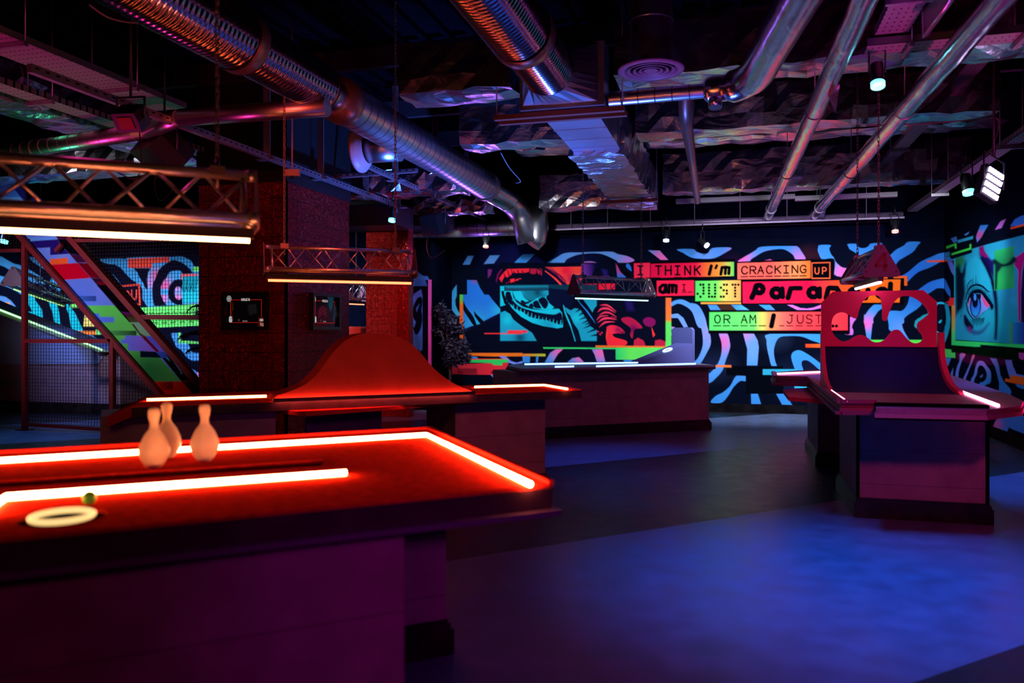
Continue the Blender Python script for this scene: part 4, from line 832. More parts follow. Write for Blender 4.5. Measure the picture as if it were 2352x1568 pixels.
# ================================================================ far left ramp table
T = thing('game_table', 'long sloping game table with a green light strip, behind the wire mesh at far left', 'table', atD(150, 948, 14.6)*1.0)
T.location.z = 0; ORG[T.name].z = 0
m_blueside = pm('blue_side_board', (.30, .34, .62), .5)
Yd = 11.9
def yv(px, py, yy=Yd): return onY(px, py, yy)
bx = [(-80, 680), (0, 714), (245, 808), (225, 836), (-80, 836)]
b = MB(); b.prism([yv(*q) for q in bx], (0, .6, 0)); b.build('slope_side', m_blueside, T)
b = MB(); b.prism([yv(x, y) for x, y in ((-80, 672), (0, 706), (268, 812), (268, 822), (240, 812), (-80, 690))], (0, -.05, 0)); b.build('slope_edge', pm('pale_green_edge', (.4, .5, .35), .4), T)
b = MB(); b.tube([yv(-80, 678)+Vector((0, -.06, 0)), yv(240, 803)+Vector((0, -.06, 0))], .016, 8); b.build('led_strip', GN_LED, T)
pA = onZ(-160, 946, 0); b = MB(); qa = [yv(-80, 832), yv(225, 832), yv(225, 935), yv(-80, 935)]
rA = onY(-80, 900, Yd+.02); rB = onY(277, 900, Yd+.02)
cabinet(T, [(rA.x, Yd+.02, 0), (rB.x, Yd+.02, 0), (rB.x, Yd+.75, 0), (rA.x, Yd+.75, 0)], 0, 1.10, plinth=.2)
b = MB(); eb = onY(228, 830, Yd-.03); ec = onY(283, 830, Yd-.03); b.box((eb.x, Yd-.05, 1.08), (ec.x+.02, Yd+.75, 1.14)); b.build('end_top', m_rim, T)

# ================================================================ tiled columns
def tile_mat(name, col, rough, sc_=.235, bs=1.0):
    m = bpy.data.materials.new(name); m.use_nodes = True; nt = m.node_tree; n = nt.nodes; L = nt.links; p = n['Principled BSDF']
    tc = n.new('ShaderNodeTexCoord'); sx = n.new('ShaderNodeSeparateXYZ'); L.new(tc.outputs['Object'], sx.inputs[0])
    ad = n.new('ShaderNodeMath'); ad.operation = 'ADD'; L.new(sx.outputs['X'], ad.inputs[0]); L.new(sx.outputs['Y'], ad.inputs[1])
    def groove(src, s_):
        d = n.new('ShaderNodeMath'); d.operation = 'DIVIDE'; d.inputs[1].default_value = s_; L.new(src, d.inputs[0])
        f = n.new('ShaderNodeMath'); f.operation = 'FRACT'; L.new(d.outputs[0], f.inputs[0])
        g = n.new('ShaderNodeMath'); g.operation = 'GREATER_THAN'; g.inputs[1].default_value = .03; L.new(f.outputs[0], g.inputs[0]); return g.outputs[0]
    g1 = groove(ad.outputs[0], sc_); g2 = groove(sx.outputs['Z'], sc_*1.05)
    mu = n.new('ShaderNodeMath'); mu.operation = 'MULTIPLY'; L.new(g1, mu.inputs[0]); L.new(g2, mu.inputs[1])
    a = n.new('ShaderNodeTexNoise'); a.inputs['Scale'].default_value = 15; a.inputs['Detail'].default_value = 10; a.inputs['Distortion'].default_value = 2; L.new(tc.outputs['Object'], a.inputs['Vector'])
    vm = n.new('ShaderNodeVectorMath'); vm.operation = 'SCALE'; vm.inputs[0].default_value = col; L.new(mu.outputs[0], vm.inputs['Scale']); L.new(vm.outputs[0], p.inputs['Base Color'])
    b = n.new('ShaderNodeBump'); b.inputs['Strength'].default_value = bs; b.inputs['Distance'].default_value = .05; L.new(a.outputs[0], b.inputs['Height'])
    L.new(b.outputs[0], p.inputs['Normal']); p.inputs['Metallic'].default_value = .85; p.inputs['Roughness'].default_value = rough
    MATS[name] = m; return m
m_tile = tile_mat('crinkled_foil_tiles', (.42, .022, .016), .2)
XA, XB_, YA, YBk = -6.80, -5.50, 9.0, 10.72
b = MB(); b.box((XA, YA, 0), (XB_, YBk, 4.25)); col1 = b.build('column', m_tile); tag(col1, 'broad square column clad in dark red foil tiles, carrying two score screens', 'column')
b = MB(); b.box((XA-.02, YA-.02, 3.42), (XB_+.02, YBk+.02, ZC-.08)); b.build('column_head', pm('black_column_head', (.006, .006, .008), .7), col1)
b = MB(); b.bar((XB_, YA, 0), (XB_, YA, 3.42), .03, .03); b.build('corner_trim', m_hole, col1)
c0_ = onY(841, 700, 13.0); c1_ = onY(938, 700, 13.0)
b = MB(); b.box((c0_.x, 13, 0), (c1_.x, 13.22, 3.35)); o = b.build('column', tile_mat('bright_foil_tiles', (.5, .016, .012), .3, .13, .35)); tag(o, 'narrow bright red tiled column behind the hump table', 'column')
b = MB(); b.box((c0_.x-.4, 13.01, 3.36), (c1_.x+.5, 14, ZC-.08)); o = b.build('bulkhead', pm('bulkhead_paint', (.008, .008, .012), .7)); tag(o, 'dark boxed bulkhead above the narrow red column', 'bulkhead')
p0 = onY(807, 760, 13.6); b = MB(); b.lathe([(.0001, 0), (.34, 0), (.34, 1.55), (.30, 1.6), (.0001, 1.6)], (p0.x-.02, 13.6, 0), (0, 0, 1), 32)
tag(b.build('drum', pm('red_drum_skin', (.6, .08, .06), .5)), 'smooth red drum half hidden behind the broad column', 'drum')
# painted pier between the column and the lips picture
c2 = onY(940, 700, 14.3); c3 = onY(992, 700, 14.3)
b = MB(); b.box((c2.x, 14.3, 0), (c3.x, YB-.01, 3.9)); pier = struct('trim_1', b, m_wall)
cp = Canvas(940, 992, 560, 930, 1.3, S(8, 10, 26)); cp.fr(*N_)
cp.poly("1340,-350 1460,-260 1500,-170 1300,-170", (50, 90, 180)); PB = grady([(640, (90, 90, 200)), (700, (58, 96, 210)), (800, (50, 110, 200)), (880, (60, 90, 190))])
cp.fr(600, 350, 3.92).poly("1375,1105 1500,1115 1515,1150 1380,1140", (60, 100, 190)); cp.poly("1345,1568 1345,1330 1380,1270 1440,1230 1452,1290 1452,1700 1420,1770 1390,1790 1345,1700", PB)
cp.poly("1440,1300 1450,1360 1420,1500 1380,1510 1362,1420 1400,1320", (8, 10, 26), True); cp.poly("1395,1400 1425,1360 1425,1370 1398,1440", PB); cp.poly("1380,1568 1430,1400 1450,1500 1430,1600 1390,1640 1365,1560", (8, 10, 26), True)
cp.fr(*N_).poly("1410,380 1452,280 1452,400 1430,420", PB); cp.poly("1370,600 1452,520 1452,800 1400,900", PB, True)
tag(cp.build('mural', lambda x, y: onY(x, y, 14.296), m_paint, pier), 'blue swirls on the narrow pier')
b = MB(); e0 = onY(985.5, 700, 14.25); b.box((e0.x-.02, 14.25, .2), (e0.x+.035, 14.3, 2.5)); b.build('lit_edge_strip', pm('pink_lit_edge', (.5, .05, .35), .5), pier)  # pink light on the pier's edge, put into the strip's colour

# ================================================================ score screens
m_disp = bpy.data.materials.new('display'); m_disp.use_nodes = True; nt = m_disp.node_tree; p = nt.nodes['Principled BSDF']; p.inputs['Base Color'].default_value = (.004, .004, .005, 1); p.inputs['Roughness'].default_value = .12
a = nt.nodes.new('ShaderNodeAttribute'); a.attribute_name = 'paint'; nt.links.new(a.outputs['Color'], p.inputs['Emission Color']); p.inputs['Emission Strength'].default_value = .55
def screen(lab, org, ux, nrm, w, h, rightpic):
    """org: lower left corner on the column; ux: horizontal unit"""
    T = thing('score_screen', lab, 'screen', org, 'score screens on the tiled column'); uz = Vector((0, 0, 1))
    P = lambda a, c, d: org+ux*a+uz*c+nrm*d
    b = MB(); o4 = [P(0, 0, .001), P(w, 0, .001), P(w, h, .001), P(0, h, .001)]; i4 = [P(.04, .04, .001), P(w-.04, .04, .001), P(w-.04, h-.04, .001), P(.04, h-.04, .001)]
    b.prism(o4, nrm*.07, [i4]); b.build('frame', pm('black_screen_housing', (.012, .01, .01), .3), T)
    cs = Canvas(0, 100, 0, 78, .5, (.0012, .001, .001)); cs.soft = .8; R_ = (200, 30, 16); WH = (215, 215, 215)
    cs.stroke([(12, 62), (12, 12), (90, 12), (90, 68), (14, 68)], .7, R_)
    cs.ell(8, 9, 6.2, 7.5, WH); cs.ell(8, 9, 5, 6, (10, 10, 10)); cs.ell(8, 9, 3.4, 4.4, WH); cs.stroke([(8, 7.5)], 1.1, (10, 10, 10)); cs.stroke([(8, 10.8)], 1.2, (10, 10, 10))
    for ch, x in (('H', 40), ('O', 44.2), ('L', 48.4), ('E', 52), ('8', 57.5)): letter(cs, ch, x, 9, 2.8, 5, .75, WH)
    cs.ell(12, 57, 4.2, 5, WH); cs.poly([(8, 60), (16, 60), (15, 67), (9, 67)], WH, True); cs.stroke([(44, 64.5), (53, 64.5)], 1.6, (150, 150, 150)); cs.stroke([(46, 64.5), (51, 64.5)], .7, (20, 20, 20)); cs.ell(33, 62, 2.5, 3, (70, 60, 60))
    if rightpic:
        for k in range(4): cs.stroke([(24, 46+6*k-8), (40, 34+6*k-8), (56, 42+6*k-8)], 1.2, (100, 16, 40), True)
        cs.poly([(60, -2), (85, -2), (82, 20), (72, 38), (66, 24)], (22, 60, 78), soft=3); cs.poly([(96, 20), (84, 44), (80, 70), (98, 50)], (16, 44, 58), soft=3)
    else:
        for k in range(60): cs.stroke([(rng.uniform(10, 20), rng.uniform(18, 60))], rng.uniform(.3, .8), (140, 60, 20), op=.7)
        cs.poly([(82, 56), (99, 56), (99, 78), (82, 78)], (90, 20, 16)); cs.ell(90, 62, 5, 3.4, (200, 190, 190)); cs.poly([(86, 68), (97, 70), (96, 78), (87, 76)], (190, 120, 110)); cs.poly([(55, 25), (76, 22), (80, 45), (60, 50)], (26, 24, 26), soft=4)
    k = 1; cs.build('display', lambda x, y: P(.04+(w-.08)*x/100, h-.04-(h-.08)*y/78, .03), m_disp, T); return T
a0 = onY(516, 757, YA); a1 = onY(619, 757, YA); zt = onY(516, 671, YA).z
screen('score screen on the front face of the broad tiled column', Vector((a0.x, YA, a0.z)), Vector((1, 0, 0)), Vector((0, -1, 0)), a1.x-a0.x, zt-a0.z, False)
a0 = onX(709, 757, XB_); a1 = onX(773, 757, XB_); zt = onX(740, 674, XB_).z
screen('score screen on the side face of the broad tiled column, right of the corner', Vector((XB_, a0.y, onX(740, 757, XB_).z)), Vector((0, 1, 0)), Vector((1, 0, 0)), a1.y-a0.y, zt-onX(740, 757, XB_).z, True)

# ================================================================ stair with painted side, red steel frame and mesh
ST = Canvas(-60, 475, 400, 925, 1.6, S(70, 96, 176)); ST.fr(0, 0, 1)
ST.C[:] = airbrush((84, 104, 190), [(140, 560, 30, (120, 130, 205)), (60, 480, 50, (80, 150, 225)), (170, 700, 30, (66, 92, 190)), (240, 660, 20, (96, 106, 200))])(ST.P)
ST.poly("-60,400 110,400 300,530 300,640 280,660 20,400", (16, 22, 50)); ST.poly("-60,395 45,395 140,520 -60,520", airbrush((60, 120, 215), [(10, 425, 20, (70, 90, 190))])); ST.poly("-60,455 70,452 110,500 -60,500", (96, 168, 236))
ST.poly("27,427 110,427 150,530 97,515", (30, 30, 110)); ST.fr(*G_)
ST.poly("400,60 1000,20 1040,75 540,110", (86, 128, 212)); ST.poly("500,112 1040,75 1110,200 1250,335 905,358 900,220 620,234", (30, 14, 92)); ST.poly("1000,0 1300,0 1300,160 1120,200 1040,75", (60, 14, 50)); ST.poly("1040,75 1560,80 1700,300 1450,360 1250,335 1110,200", (8, 4, 12))
ST.poly("900,432 1218,405 1220,512 905,540", (212, 76, 32)); ST.poly("800,541 1390,498 1640,770 1000,815", (172, 0, 32)); ST.poly("1390,498 1700,500 1900,780 1640,770", (92, 0, 18)); ST.poly("1250,335 1600,370 1740,480 1390,498", (52, 12, 46))
ST.poly("1640,770 2500,770 2900,1300 2060,1265", (44, 8, 30)); ST.poly("1740,900 2300,900 2500,1400 2200,1380", (6, 3, 8)); ST.poly("1740,840 2000,850 2000,900 1780,880", (100, 2, 18))
ST.poly("1350,1095 1730,1092 1732,1188 1400,1185", gradx([(170, (52, 86, 160)), (221, (38, 52, 120))])); ST.poly("1200,1265 2070,1265 2600,1850 1700,1850", grady([(701, (78, 168, 70)), (760, (72, 152, 66))]))
ST.fr(*H_).poly("90,1250 218,1250 222,1310 488,1318 488,1450 150,1452", (70, 96, 186)); ST.poly("490,1105 900,1105 1200,1400 1200,1700 960,1640", (10, 4, 8)); ST.poly("600,1215 820,1240 880,1275 680,1275", (70, 14, 72)); ST.poly("680,1275 880,1275 1190,1568 1200,1800 900,1568", grady([(722, (50, 18, 14)), (745, (60, 66, 44)), (770, (90, 116, 90))]))
ST.fr(*I_).poly("100,0 780,0 890,150 950,240 1700,1062 1150,1072", airbrush((74, 154, 68), [(340, 850, 60, (28, 88, 44)), (300, 770, 12, (100, 170, 90))])); ST.poly("300,150 890,150 890,240 380,235", gradx([(240, (64, 130, 66)), (312, (24, 54, 30))]), soft=20)
ST.poly("685,238 960,240 1240,530 740,508 735,385 610,378 610,308 683,305", gradx([(280, (76, 88, 186)), (350, (110, 72, 166))])); ST.poly("960,240 1050,250 1310,530 1240,530", (82, 0, 22)); ST.poly("1050,248 1190,248 1450,530 1310,530", gradx([(335, (52, 60, 170)), (380, (96, 76, 186))]))
ST.poly("780,0 960,0 1190,248 950,242", (96, 130, 104)); ST.poly("840,30 960,200 1060,250 960,240 800,30", (52, 22, 20)); ST.poly("958,515 1240,530 1350,640 958,628", (6, 10, 28)); ST.poly("1240,530 1450,530 1560,640 1350,640", (40, 60, 150)); ST.poly("1350,640 1560,640 2000,1062 1700,1062", (8, 8, 10))
ST.poly("1420,640 1560,640 1720,930 1680,920 1600,800", (42, 130, 156)); ST.stroke("1440,560 1540,740 1680,900", [14, 30, 12], (8, 8, 16))
ST.poly("1000,1070 1700,1060 2000,1062 2100,1500 1390,1500", (172, 26, 6)); ST.poly("1700,1062 2000,1062 2200,1310 1930,1310", (50, 4, 6)); ST.poly("1250,1070 1545,1070 1545,1215 1360,1212", gradx([(360, (150, 24, 8)), (396, (84, 12, 8))]), soft=30)
YS = 9.80
T = thing('staircase', 'steep staircase whose painted side runs down behind the red rails at left', 'staircase', (-7.5, YS, 0))
# keep only the grid cells inside the sloping band
band = [(-60, 330), (30, 330), (30, 425), (112, 520), (170, 560), (480, 925), (378, 925), (45, 545), (-60, 425)]
band = [(-60, 395), (24, 425), (80, 445), (190, 545), (470, 905), (440, 925), (390, 925), (40, 530), (-60, 425)]
me_ = ST
b = MB(); poly_ = [onY(x, y, YS) for x, y in ((-60, 402), (15, 402), (60, 440), (178, 545), (470, 893), (545, 997), (465, 997), (385, 925), (-60, 428))]; b.prism([p_+Vector((0, .012, 0)) for p_ in poly_], (0, .07, 0)); b.build('stair_flight', pm('dark_stair_underside', (.03, .01, .03), .6), T)
def inpoly(x, y, q):
    c = False
    for i in range(len(q)):
        (xa, ya), (xb, yb) = q[i-1], q[i]
        if (ya > y) != (yb > y) and x < (xb-xa)*(y-ya)/(yb-ya)+xa: c = not c
    return c
bq = [(-60, 402), (15, 402), (60, 440), (178, 545), (470, 893), (470, 925), (385, 925), (-60, 428)]
so = ST.build('painted_side', lambda x, y: onY(x, y, YS), m_paint, T)
bm = bmesh.new(); bm.from_mesh(so.data); bm.verts.ensure_lookup_table(); kill = [bm.verts[i] for i in range(len(ST.P)) if not inpoly(ST.P[i][0], ST.P[i][1], bq)]; bmesh.ops.delete(bm, geom=kill, context='VERTS'); bm.to_mesh(so.data); bm.free()
m_rsteel = pm('red_oxide_steel', (.13, .007, .012), .5, noise=(8, .2), spec=.2)
YFN = 9.72
T = thing('mesh_balustrade', 'red steel frame with square wire mesh along the staircase', 'balustrade', (-7.5, YFN, 0))
def fbar(nm, x0, y0, x1, y1, w, d=.06):
    b = MB(); b.bar(onY(x0, y0, YFN), onY(x1, y1, YFN), d, w, up=(0, 0, 1) if abs(x1-x0) > 20 else (1, 0, 0)); return b.build(nm, m_rsteel, T)
b = MB(); pp = onY(57, 985, YFN); b.box((pp.x-.032, YFN-.035, 0), (pp.x+.032, YFN+.035, onY(50, 548, YFN).z)); b.box((pp.x-.1, YFN-.08, 0), (pp.x+.1, YFN+.08, .012)); b.build('post', m_rsteel, T)
b = MB(); pp = onY(259, 985, YFN); b.box((pp.x-.032, YFN-.035, 0), (pp.x+.032, YFN+.035, onY(258, 787, YFN).z)); b.box((pp.x-.1, YFN-.08, 0), (pp.x+.1, YFN+.08, .012)); b.build('post', m_rsteel, T)
fbar('rail', 35, 530, 372, 912, .075); fbar('rail', 372, 912, 380, 925, .075); fbar('rail', 160, 545, 466, 893, .085, .08); fbar('rail', 60, 783, 256, 783, .06); fbar('rail', 60, 974, 468, 1001, .05)
fbar('rail', 166, 553, 472, 549, .05); fbar('rail', 326, 728, 472, 729, .07); fbar('rail', -70, 577, 50, 575, .05); fbar('rail', 129, 577, 143, 561, .05)
def mesh_panel(q, sp=.052, r=.0026):
    """wires clipped to a polygon given in picture outline, laid on the frame's plane"""
    W3 = [onY(x, y, YFN) for x, y in q]; P2 = [(p.x, p.z) for p in W3]; b = MB()
    for ax in (0, 1):
        lo = min(p[ax] for p in P2); hi = max(p[ax] for p in P2); v = math.ceil(lo/sp)*sp
        while v < hi:
            cuts = []
            for i in range(len(P2)):
                a_, c_ = P2[i-1], P2[i]
                if (a_[ax] > v) != (c_[ax] > v): t = (v-a_[ax])/(c_[ax]-a_[ax]); cuts.append(a_[1-ax]+t*(c_[1-ax]-a_[1-ax]))
            cuts.sort()
            for k in range(0, len(cuts)-1, 2):
                A1 = (v, cuts[k]) if ax == 0 else (cuts[k], v); A2 = (v, cuts[k+1]) if ax == 0 else (cuts[k+1], v)
                b.bar((A1[0], YFN+.004*ax, A1[1]), (A2[0], YFN+.004*ax, A2[1]), 2*r, 2*r)
            v += sp
    return b.build('wire_mesh', pm('dark_red_wire', (.015, .006, .01), .7, spec=.05), T)
for q in ([(60, 560), (254, 780), (60, 780)], [(62, 787), (254, 787), (256, 980), (62, 972)], [(264, 795), (372, 916), (466, 999), (263, 982)], [(180, 556), (470, 553), (470, 724), (330, 724)], [(340, 734), (470, 734), (470, 885)], [(-70, 480), (40, 540), (50, 572), (-70, 572)]): mesh_panel(q)

# ================================================================ plants
m_leaf = pm('dark_leaf', (.02, .022, .05), .55, spec=.2)
T = thing('potted_palm', 'dark palm with feathery fronds showing at the left edge of the broad column', 'plant', (-8.02, 11.0, 0))
base = Vector((-8.02, 11.0, 0)); b = MB(); b.lathe([(.0001, 0), (.2, 0), (.25, .4), (.23, .4), (.2, .36), (.0001, .36)], base, (0, 0, 1), 24); b.build('pot', m_black, T)
b = MB(); b.tube([base+Vector((0, 0, .3)), base+Vector((.03, 0, 1.0)), base+Vector((0, 0, 1.75))], [.05, .04, .03], 8); b.build('stem', m_leaf, T)
b = MB(); R2 = random.Random(3)
for k in range(17):
    a = 2*PI*k/17+R2.uniform(-.2, .2); hh = R2.uniform(1.1, 1.75); ln = R2.uniform(.4, .6); rise_ = R2.uniform(.1, .5)
    pts = [base+Vector((math.cos(a)*ln*t, math.sin(a)*ln*t, hh+rise_*t*1.8-1.0*t*t*rise_*1.6)) for t in [i/8 for i in range(9)]]
    b.tube(pts, [.008]*8+[.003], 4)
    for i in range(1, 9):
        d = (pts[i]-pts[i-1]).normalized(); sd = d.cross(Vector((0, 0, 1))).normalized()
        for s_ in (-1, 1):
            for jj in (0, .5):
                p_ = pts[i-1].lerp(pts[i], jj); L1 = .26*(1-abs(i/9-.45))
                tip = p_+d*L1*.7+sd*s_*L1*.6+Vector((0, 0, -.07)); wv = Vector((0, 0, .008))+d*.006
                b._add([p_-wv, p_+wv, tip], [(0, 1, 2)], False)
b.build('frond', m_leaf, T)['kind'] = 'stuff'
T = thing('artificial_tree', 'dark leafy artificial tree in front of the lips mural, right of the pier', 'plant', onY(1032, 944, 14.4)); tb = onY(1030, 944, 14.4); tb.z = 0
b = MB(); b.tube([tb, onY(1034, 860, 14.4), onY(1028, 780, 14.4), onY(1018, 700, 14.4)], [.035, .03, .025, .015], 8)
for q in ((1034, 850, 1055, 800), (1030, 790, 1062, 740), (1024, 740, 1000, 705), (1030, 810, 1012, 760)): b.tube([onY(q[0], q[1], 14.4), onY(q[2], q[3], 14.4+R2.uniform(-.2, .1))], .012, 6)
b.build('trunk', pm('dark_bark', (.02, .015, .02), .7), T)
b = MB()
for (cx_, cy_, rr, nn_) in ((1012, 712, 17, 130), (1028, 738, 22, 190), (1048, 755, 20, 170), (1058, 800, 26, 260), (1030, 790, 18, 120), (1040, 822, 22, 150), (1068, 822, 14, 80), (1008, 760, 12, 50)):
    c_ = onY(cx_, cy_, 14.35)
    for k in range(int(nn_*1.5)):
        d = Vector((R2.gauss(0, 1), R2.gauss(0, 1), R2.gauss(0, 1))).normalized(); p_ = c_+d*rr*.0078*R2.uniform(.3, 1.05)
        l_ = Vector((R2.gauss(0, 1), R2.gauss(0, 1), R2.gauss(0, .7))).normalized(); s_ = l_.cross(Vector((R2.gauss(0, 1), R2.gauss(0, 1), 1))).normalized(); k1 = R2.uniform(.07, .12)
        b._add([p_, p_+l_*k1*.5+s_*k1*.24, p_+l_*k1, p_+l_*k1*.5-s_*k1*.24], [(0, 1, 2, 3)], False)
b.build('foliage', m_leaf, T)['kind'] = 'stuff'
# ================================================================ hanging truss lights
m_alu = pm('brushed_aluminium', (.72, .70, .72), .28, metal=.9, noise=(20, .15))
m_chain = pm('dull_steel_chain', (.22, .18, .18), .45, metal=.7)
m_plate = pm('purple_grey_plate', (.22, .10, .2), .5, noise=(5, .1))
def chain_mesh(p0, p1, link=.045, wire=.0035, wd=.011):
    b = MB(); p0 = Vector(p0); p1 = Vector(p1); d = (p1-p0); n = max(2, int(d.length/(link*.78))); d.normalize(); _, a, c = frame_of(d)
    for i in range(n):
        q = p0+(p1-p0)*((i+.5)/n); s = a if i % 2 else c; h = link/2-wd*.5
        pts = [q+d*h+s*wd*.8*math.cos(t)+d*wd*.8*math.sin(t) for t in (0, PI/3, 2*PI/3, PI)]+[q-d*h-s*wd*.8*math.cos(t)-d*wd*.8*math.sin(t) for t in (0, PI/3, 2*PI/3, PI)]
        b.tube(pts, wire, 5, closed=True)
    return b
def truss(label, A, B, ledmat, chains, digit=None, hgt=.23, hw=.12, off=.095, r=.024, bays=4, top=4.6, far=False, plates=(True, True), digcol=(.25, .0, .01), dz=0):
    A = Vector(A); B = Vector(B); ax = (B-A).normalized(); L_n = (B-A).length; sd = ax.cross(UV).normalized()
    T = thing('truss_light', label, 'hanging light', (A+B)/2, 'aluminium truss lights on chains above the tables')
    zb_ = UV*off; bl = sd*-hw; br = sd*hw; tp = UV*(off+hgt)
    e0 = A-ax*.03; e1 = B+ax*.03; b = MB()
    for o_ in (bl+zb_, br+zb_, tp): b.tube([e0+o_, e1+o_], r, 12); 
    for e_ in (e0, e1):
        for o_ in (bl+zb_, br+zb_, tp): b.tube([e_+o_, e_+o_+ax*(.04 if e_ is e0 else -.04)], r*1.18, 12)
    b.build('chords', m_alu, T)
    b = MB(); seg = 6 if far else 8
    for s_ in (bl, br):
        for k in range(bays):
            a0 = A+(B-A)*(k/bays); a1 = A+(B-A)*((k+.5)/bays); a2 = A+(B-A)*((k+1)/bays)
            lo, hi = (s_+zb_, tp) if s_ is bl else (tp, s_+zb_)
            b.tube([a0+lo, a1+hi], r*.34, seg); b.tube([a1+hi, a2+lo], r*.34, seg)
    for e_ in (A+ax*.03, B-ax*.03): b.tube([e_+bl+zb_, e_+tp], r*.5, seg); b.tube([e_+br+zb_, e_+tp], r*.5, seg); b.tube([e_+br+zb_, e_+bl+zb_], r*.5, seg)
    b.build('lattice', m_alu, T)
    b = MB(); b.bar(A+UV*.033-ax*.02, B+UV*.033+ax*.02, .045, .05, up=UV); hs = b.build('lamp_housing', m_black, T)
    b = MB(); b.tube([A, B], .0135, 10); b.build('tube_lamp', ledmat, T)
    for k, e_ in enumerate((e0-ax*.012, e1)):
        if not plates[k]: continue
        c3 = [bl*1.42+zb_-UV*.05, br*1.42+zb_-UV*.05, tp+UV*.07]; out = []
        for i in range(3):
            p = c3[i]; q = c3[i-1]; s2 = c3[(i+1) % 3]; out += [p+(q-p)*.13, p+(q-p)*.05+(s2-p)*.05, p+(s2-p)*.13]
        b = MB(); b.prism([e_+o_ for o_ in out], ax*.006); pl = b.build('end_plate', m_plate, T)
        b = MB()
        for o_ in (bl+zb_, br+zb_, tp): b = MB(); b.tube([e_+o_-ax*.002, e_+o_+ax*.009], r*.55, 10); b.build('bolt', m_black, pl)
        if digit and k == digit[1]:
            b = MB(); face = -ax if k == 0 else ax; hx = sd if k == 0 else -sd
            hx = ax.cross(UV)*(1 if k == 0 else -1)
            o0 = e_+(Vector((0, 0, 0)) if k == 0 else ax*.006)+face*.002; sz = digit[2]
            for st in FONT[digit[0]]:
                pts = [o0-hx*(-.5+a)*sz*.62*digit[3]+UV*(off+hgt*.40+(.5-bb)*sz) for a, bb in parse(st)]
                for i in range(len(pts)-1): b.bar(pts[i], pts[i+1], .004, sz*.17, up=(pts[i+1]-pts[i]).cross(ax))
            b.build('number', pm('dark_red_digit', digcol, .5), pl)
    for f_ in chains:
        if isinstance(f_, tuple): f_, top_ = f_
        else: top_ = top
        c_ = A+(B-A)*f_+tp; b = MB(); b.bar(c_-ax*.035+UV*.01, c_+ax*.035+UV*.01, .07, .045, up=UV); b.tube([c_+UV*.02, c_+UV*.07], .012, 8); b.tube([c_-UV*.07, c_+UV*.02], .008, 6); b.build('clamp', m_chain, T)
        b = chain_mesh(c_+UV*.06, (c_.x, c_.y, top_), .05 if not far else .06, .0032 if not far else .0035, .011 if not far else .012)
        b.build('chain', m_chain, T)
    return T
LZ = 1.96
def frac(px, A, B): p = onV(px, 500, A, B); return (p-A).dot(B-A)/(B-A).length_squared-0*px
def fr2(px, A, B):
    p = onV(px, 500, Vector((A.x, A.y, 0)), Vector((B.x, B.y, 0))); d = Vector((B.x-A.x, B.y-A.y, 0)); return (Vector((p.x-A.x, p.y-A.y, 0))).dot(d)/d.length_squared
B1 = onZ(573, 552, LZ); A1 = B1-Vector((.78, .625, 0))*1.75
truss('orange-lit truss light nearest the camera, upper left above the foreground table', A1, B1, HT_LED, [fr2(499, A1, B1), .2], r=.027, bays=4, top=4.972)
A2 = onZ(616, 643, LZ); B2 = onZ(944, 650, LZ); truss('orange-lit truss light in front of the tiled column, above the hump table', A2, B2, HT2_LED, [(fr2(653, A2, B2), 3.6), fr2(908, A2, B2)], hgt=.2, hw=.11, r=.017, top=4.972)
A3 = onZ(1322, 684.5, LZ+.03); B3 = onZ(1488, 690, LZ+.03); truss('small blue-white truss light in front of the lips picture', A3, B3, led('blue_tube_light', (.35, .75, 1.0), 2.6), [fr2(1339, A3, B3), (fr2(1473, A3, B3), 3.56)], hgt=.22, hw=.12, r=.022, bays=4, far=True, top=4.972)
A4 = onZ(2022, 648, LZ); B4 = onZ(1966, 663, LZ); truss('pink-lit truss light with a red 4 on its triangular end plate, above the right table', A4, B4, led('pink_tube_light', (1.0, .42, .82), 16.0), [.06, .93], digit=('4', 0, .17, -1), hgt=.22, hw=.13, r=.02, bays=3, top=4.972)
A5 = atD(32, 664, 13.0); B5 = atD(146, 703, 15.2); truss('purple-lit truss light seen through the wire mesh at far left', A5, B5, led('green_tube_light', (.5, 1.0, .3), .8), [.5], digit=('1', 1, .2, 1) if False else None, hgt=.24, hw=.15, r=.03, bays=3, far=True, top=4.972)
A6 = atD(790, 697, 14.5); B6 = atD(836, 698, 15.0); B6.z = A6.z; truss('small truss light with a 6 on its end plate, between the two columns', A6, B6, led('red_tube_light', (1.0, .25, .12), 2.5), [.6], digit=('6', 1, .2, -1), hgt=.28, hw=.16, r=.02, bays=3, far=True, top=3.34, digcol=(.05, .02, .12))

# ================================================================ ceiling services
m_galv = pm('galvanised_duct', (.62, .60, .64), .33, metal=1.0, noise=(4, .15), bump=(3, .12))
m_flex = pm('flexible_foil_duct', (.74, .70, .74), .16, metal=1.0)
m_dull = pm('dull_coupling', (.45, .25, .2), .35, metal=.8, noise=(20, .2))
m_foil = foil('crumpled_foil_wrap', (.72, .68, .72), 3.2, .38, .24, metal=1.0, stretch=(.6, 1, 1))
m_foil2 = foil('creased_pipe_foil', (.80, .76, .80), 3.0, .25, .2, stretch=(1, .4, 1), metal=1.0)
m_foilx = foil('striped_foil_wrap', (.82, .80, .84), 4, .6, .25, stretch=(.5, 3, 1), metal=1.0)
m_strut = pm('steel_strut', (.40, .36, .42), .35, metal=.7, noise=(15, .2))
m_seam = pm('dark_duct_seam', (.06, .05, .06), .5, metal=.5)
DUCTG = 'ventilation ducts under the ceiling'
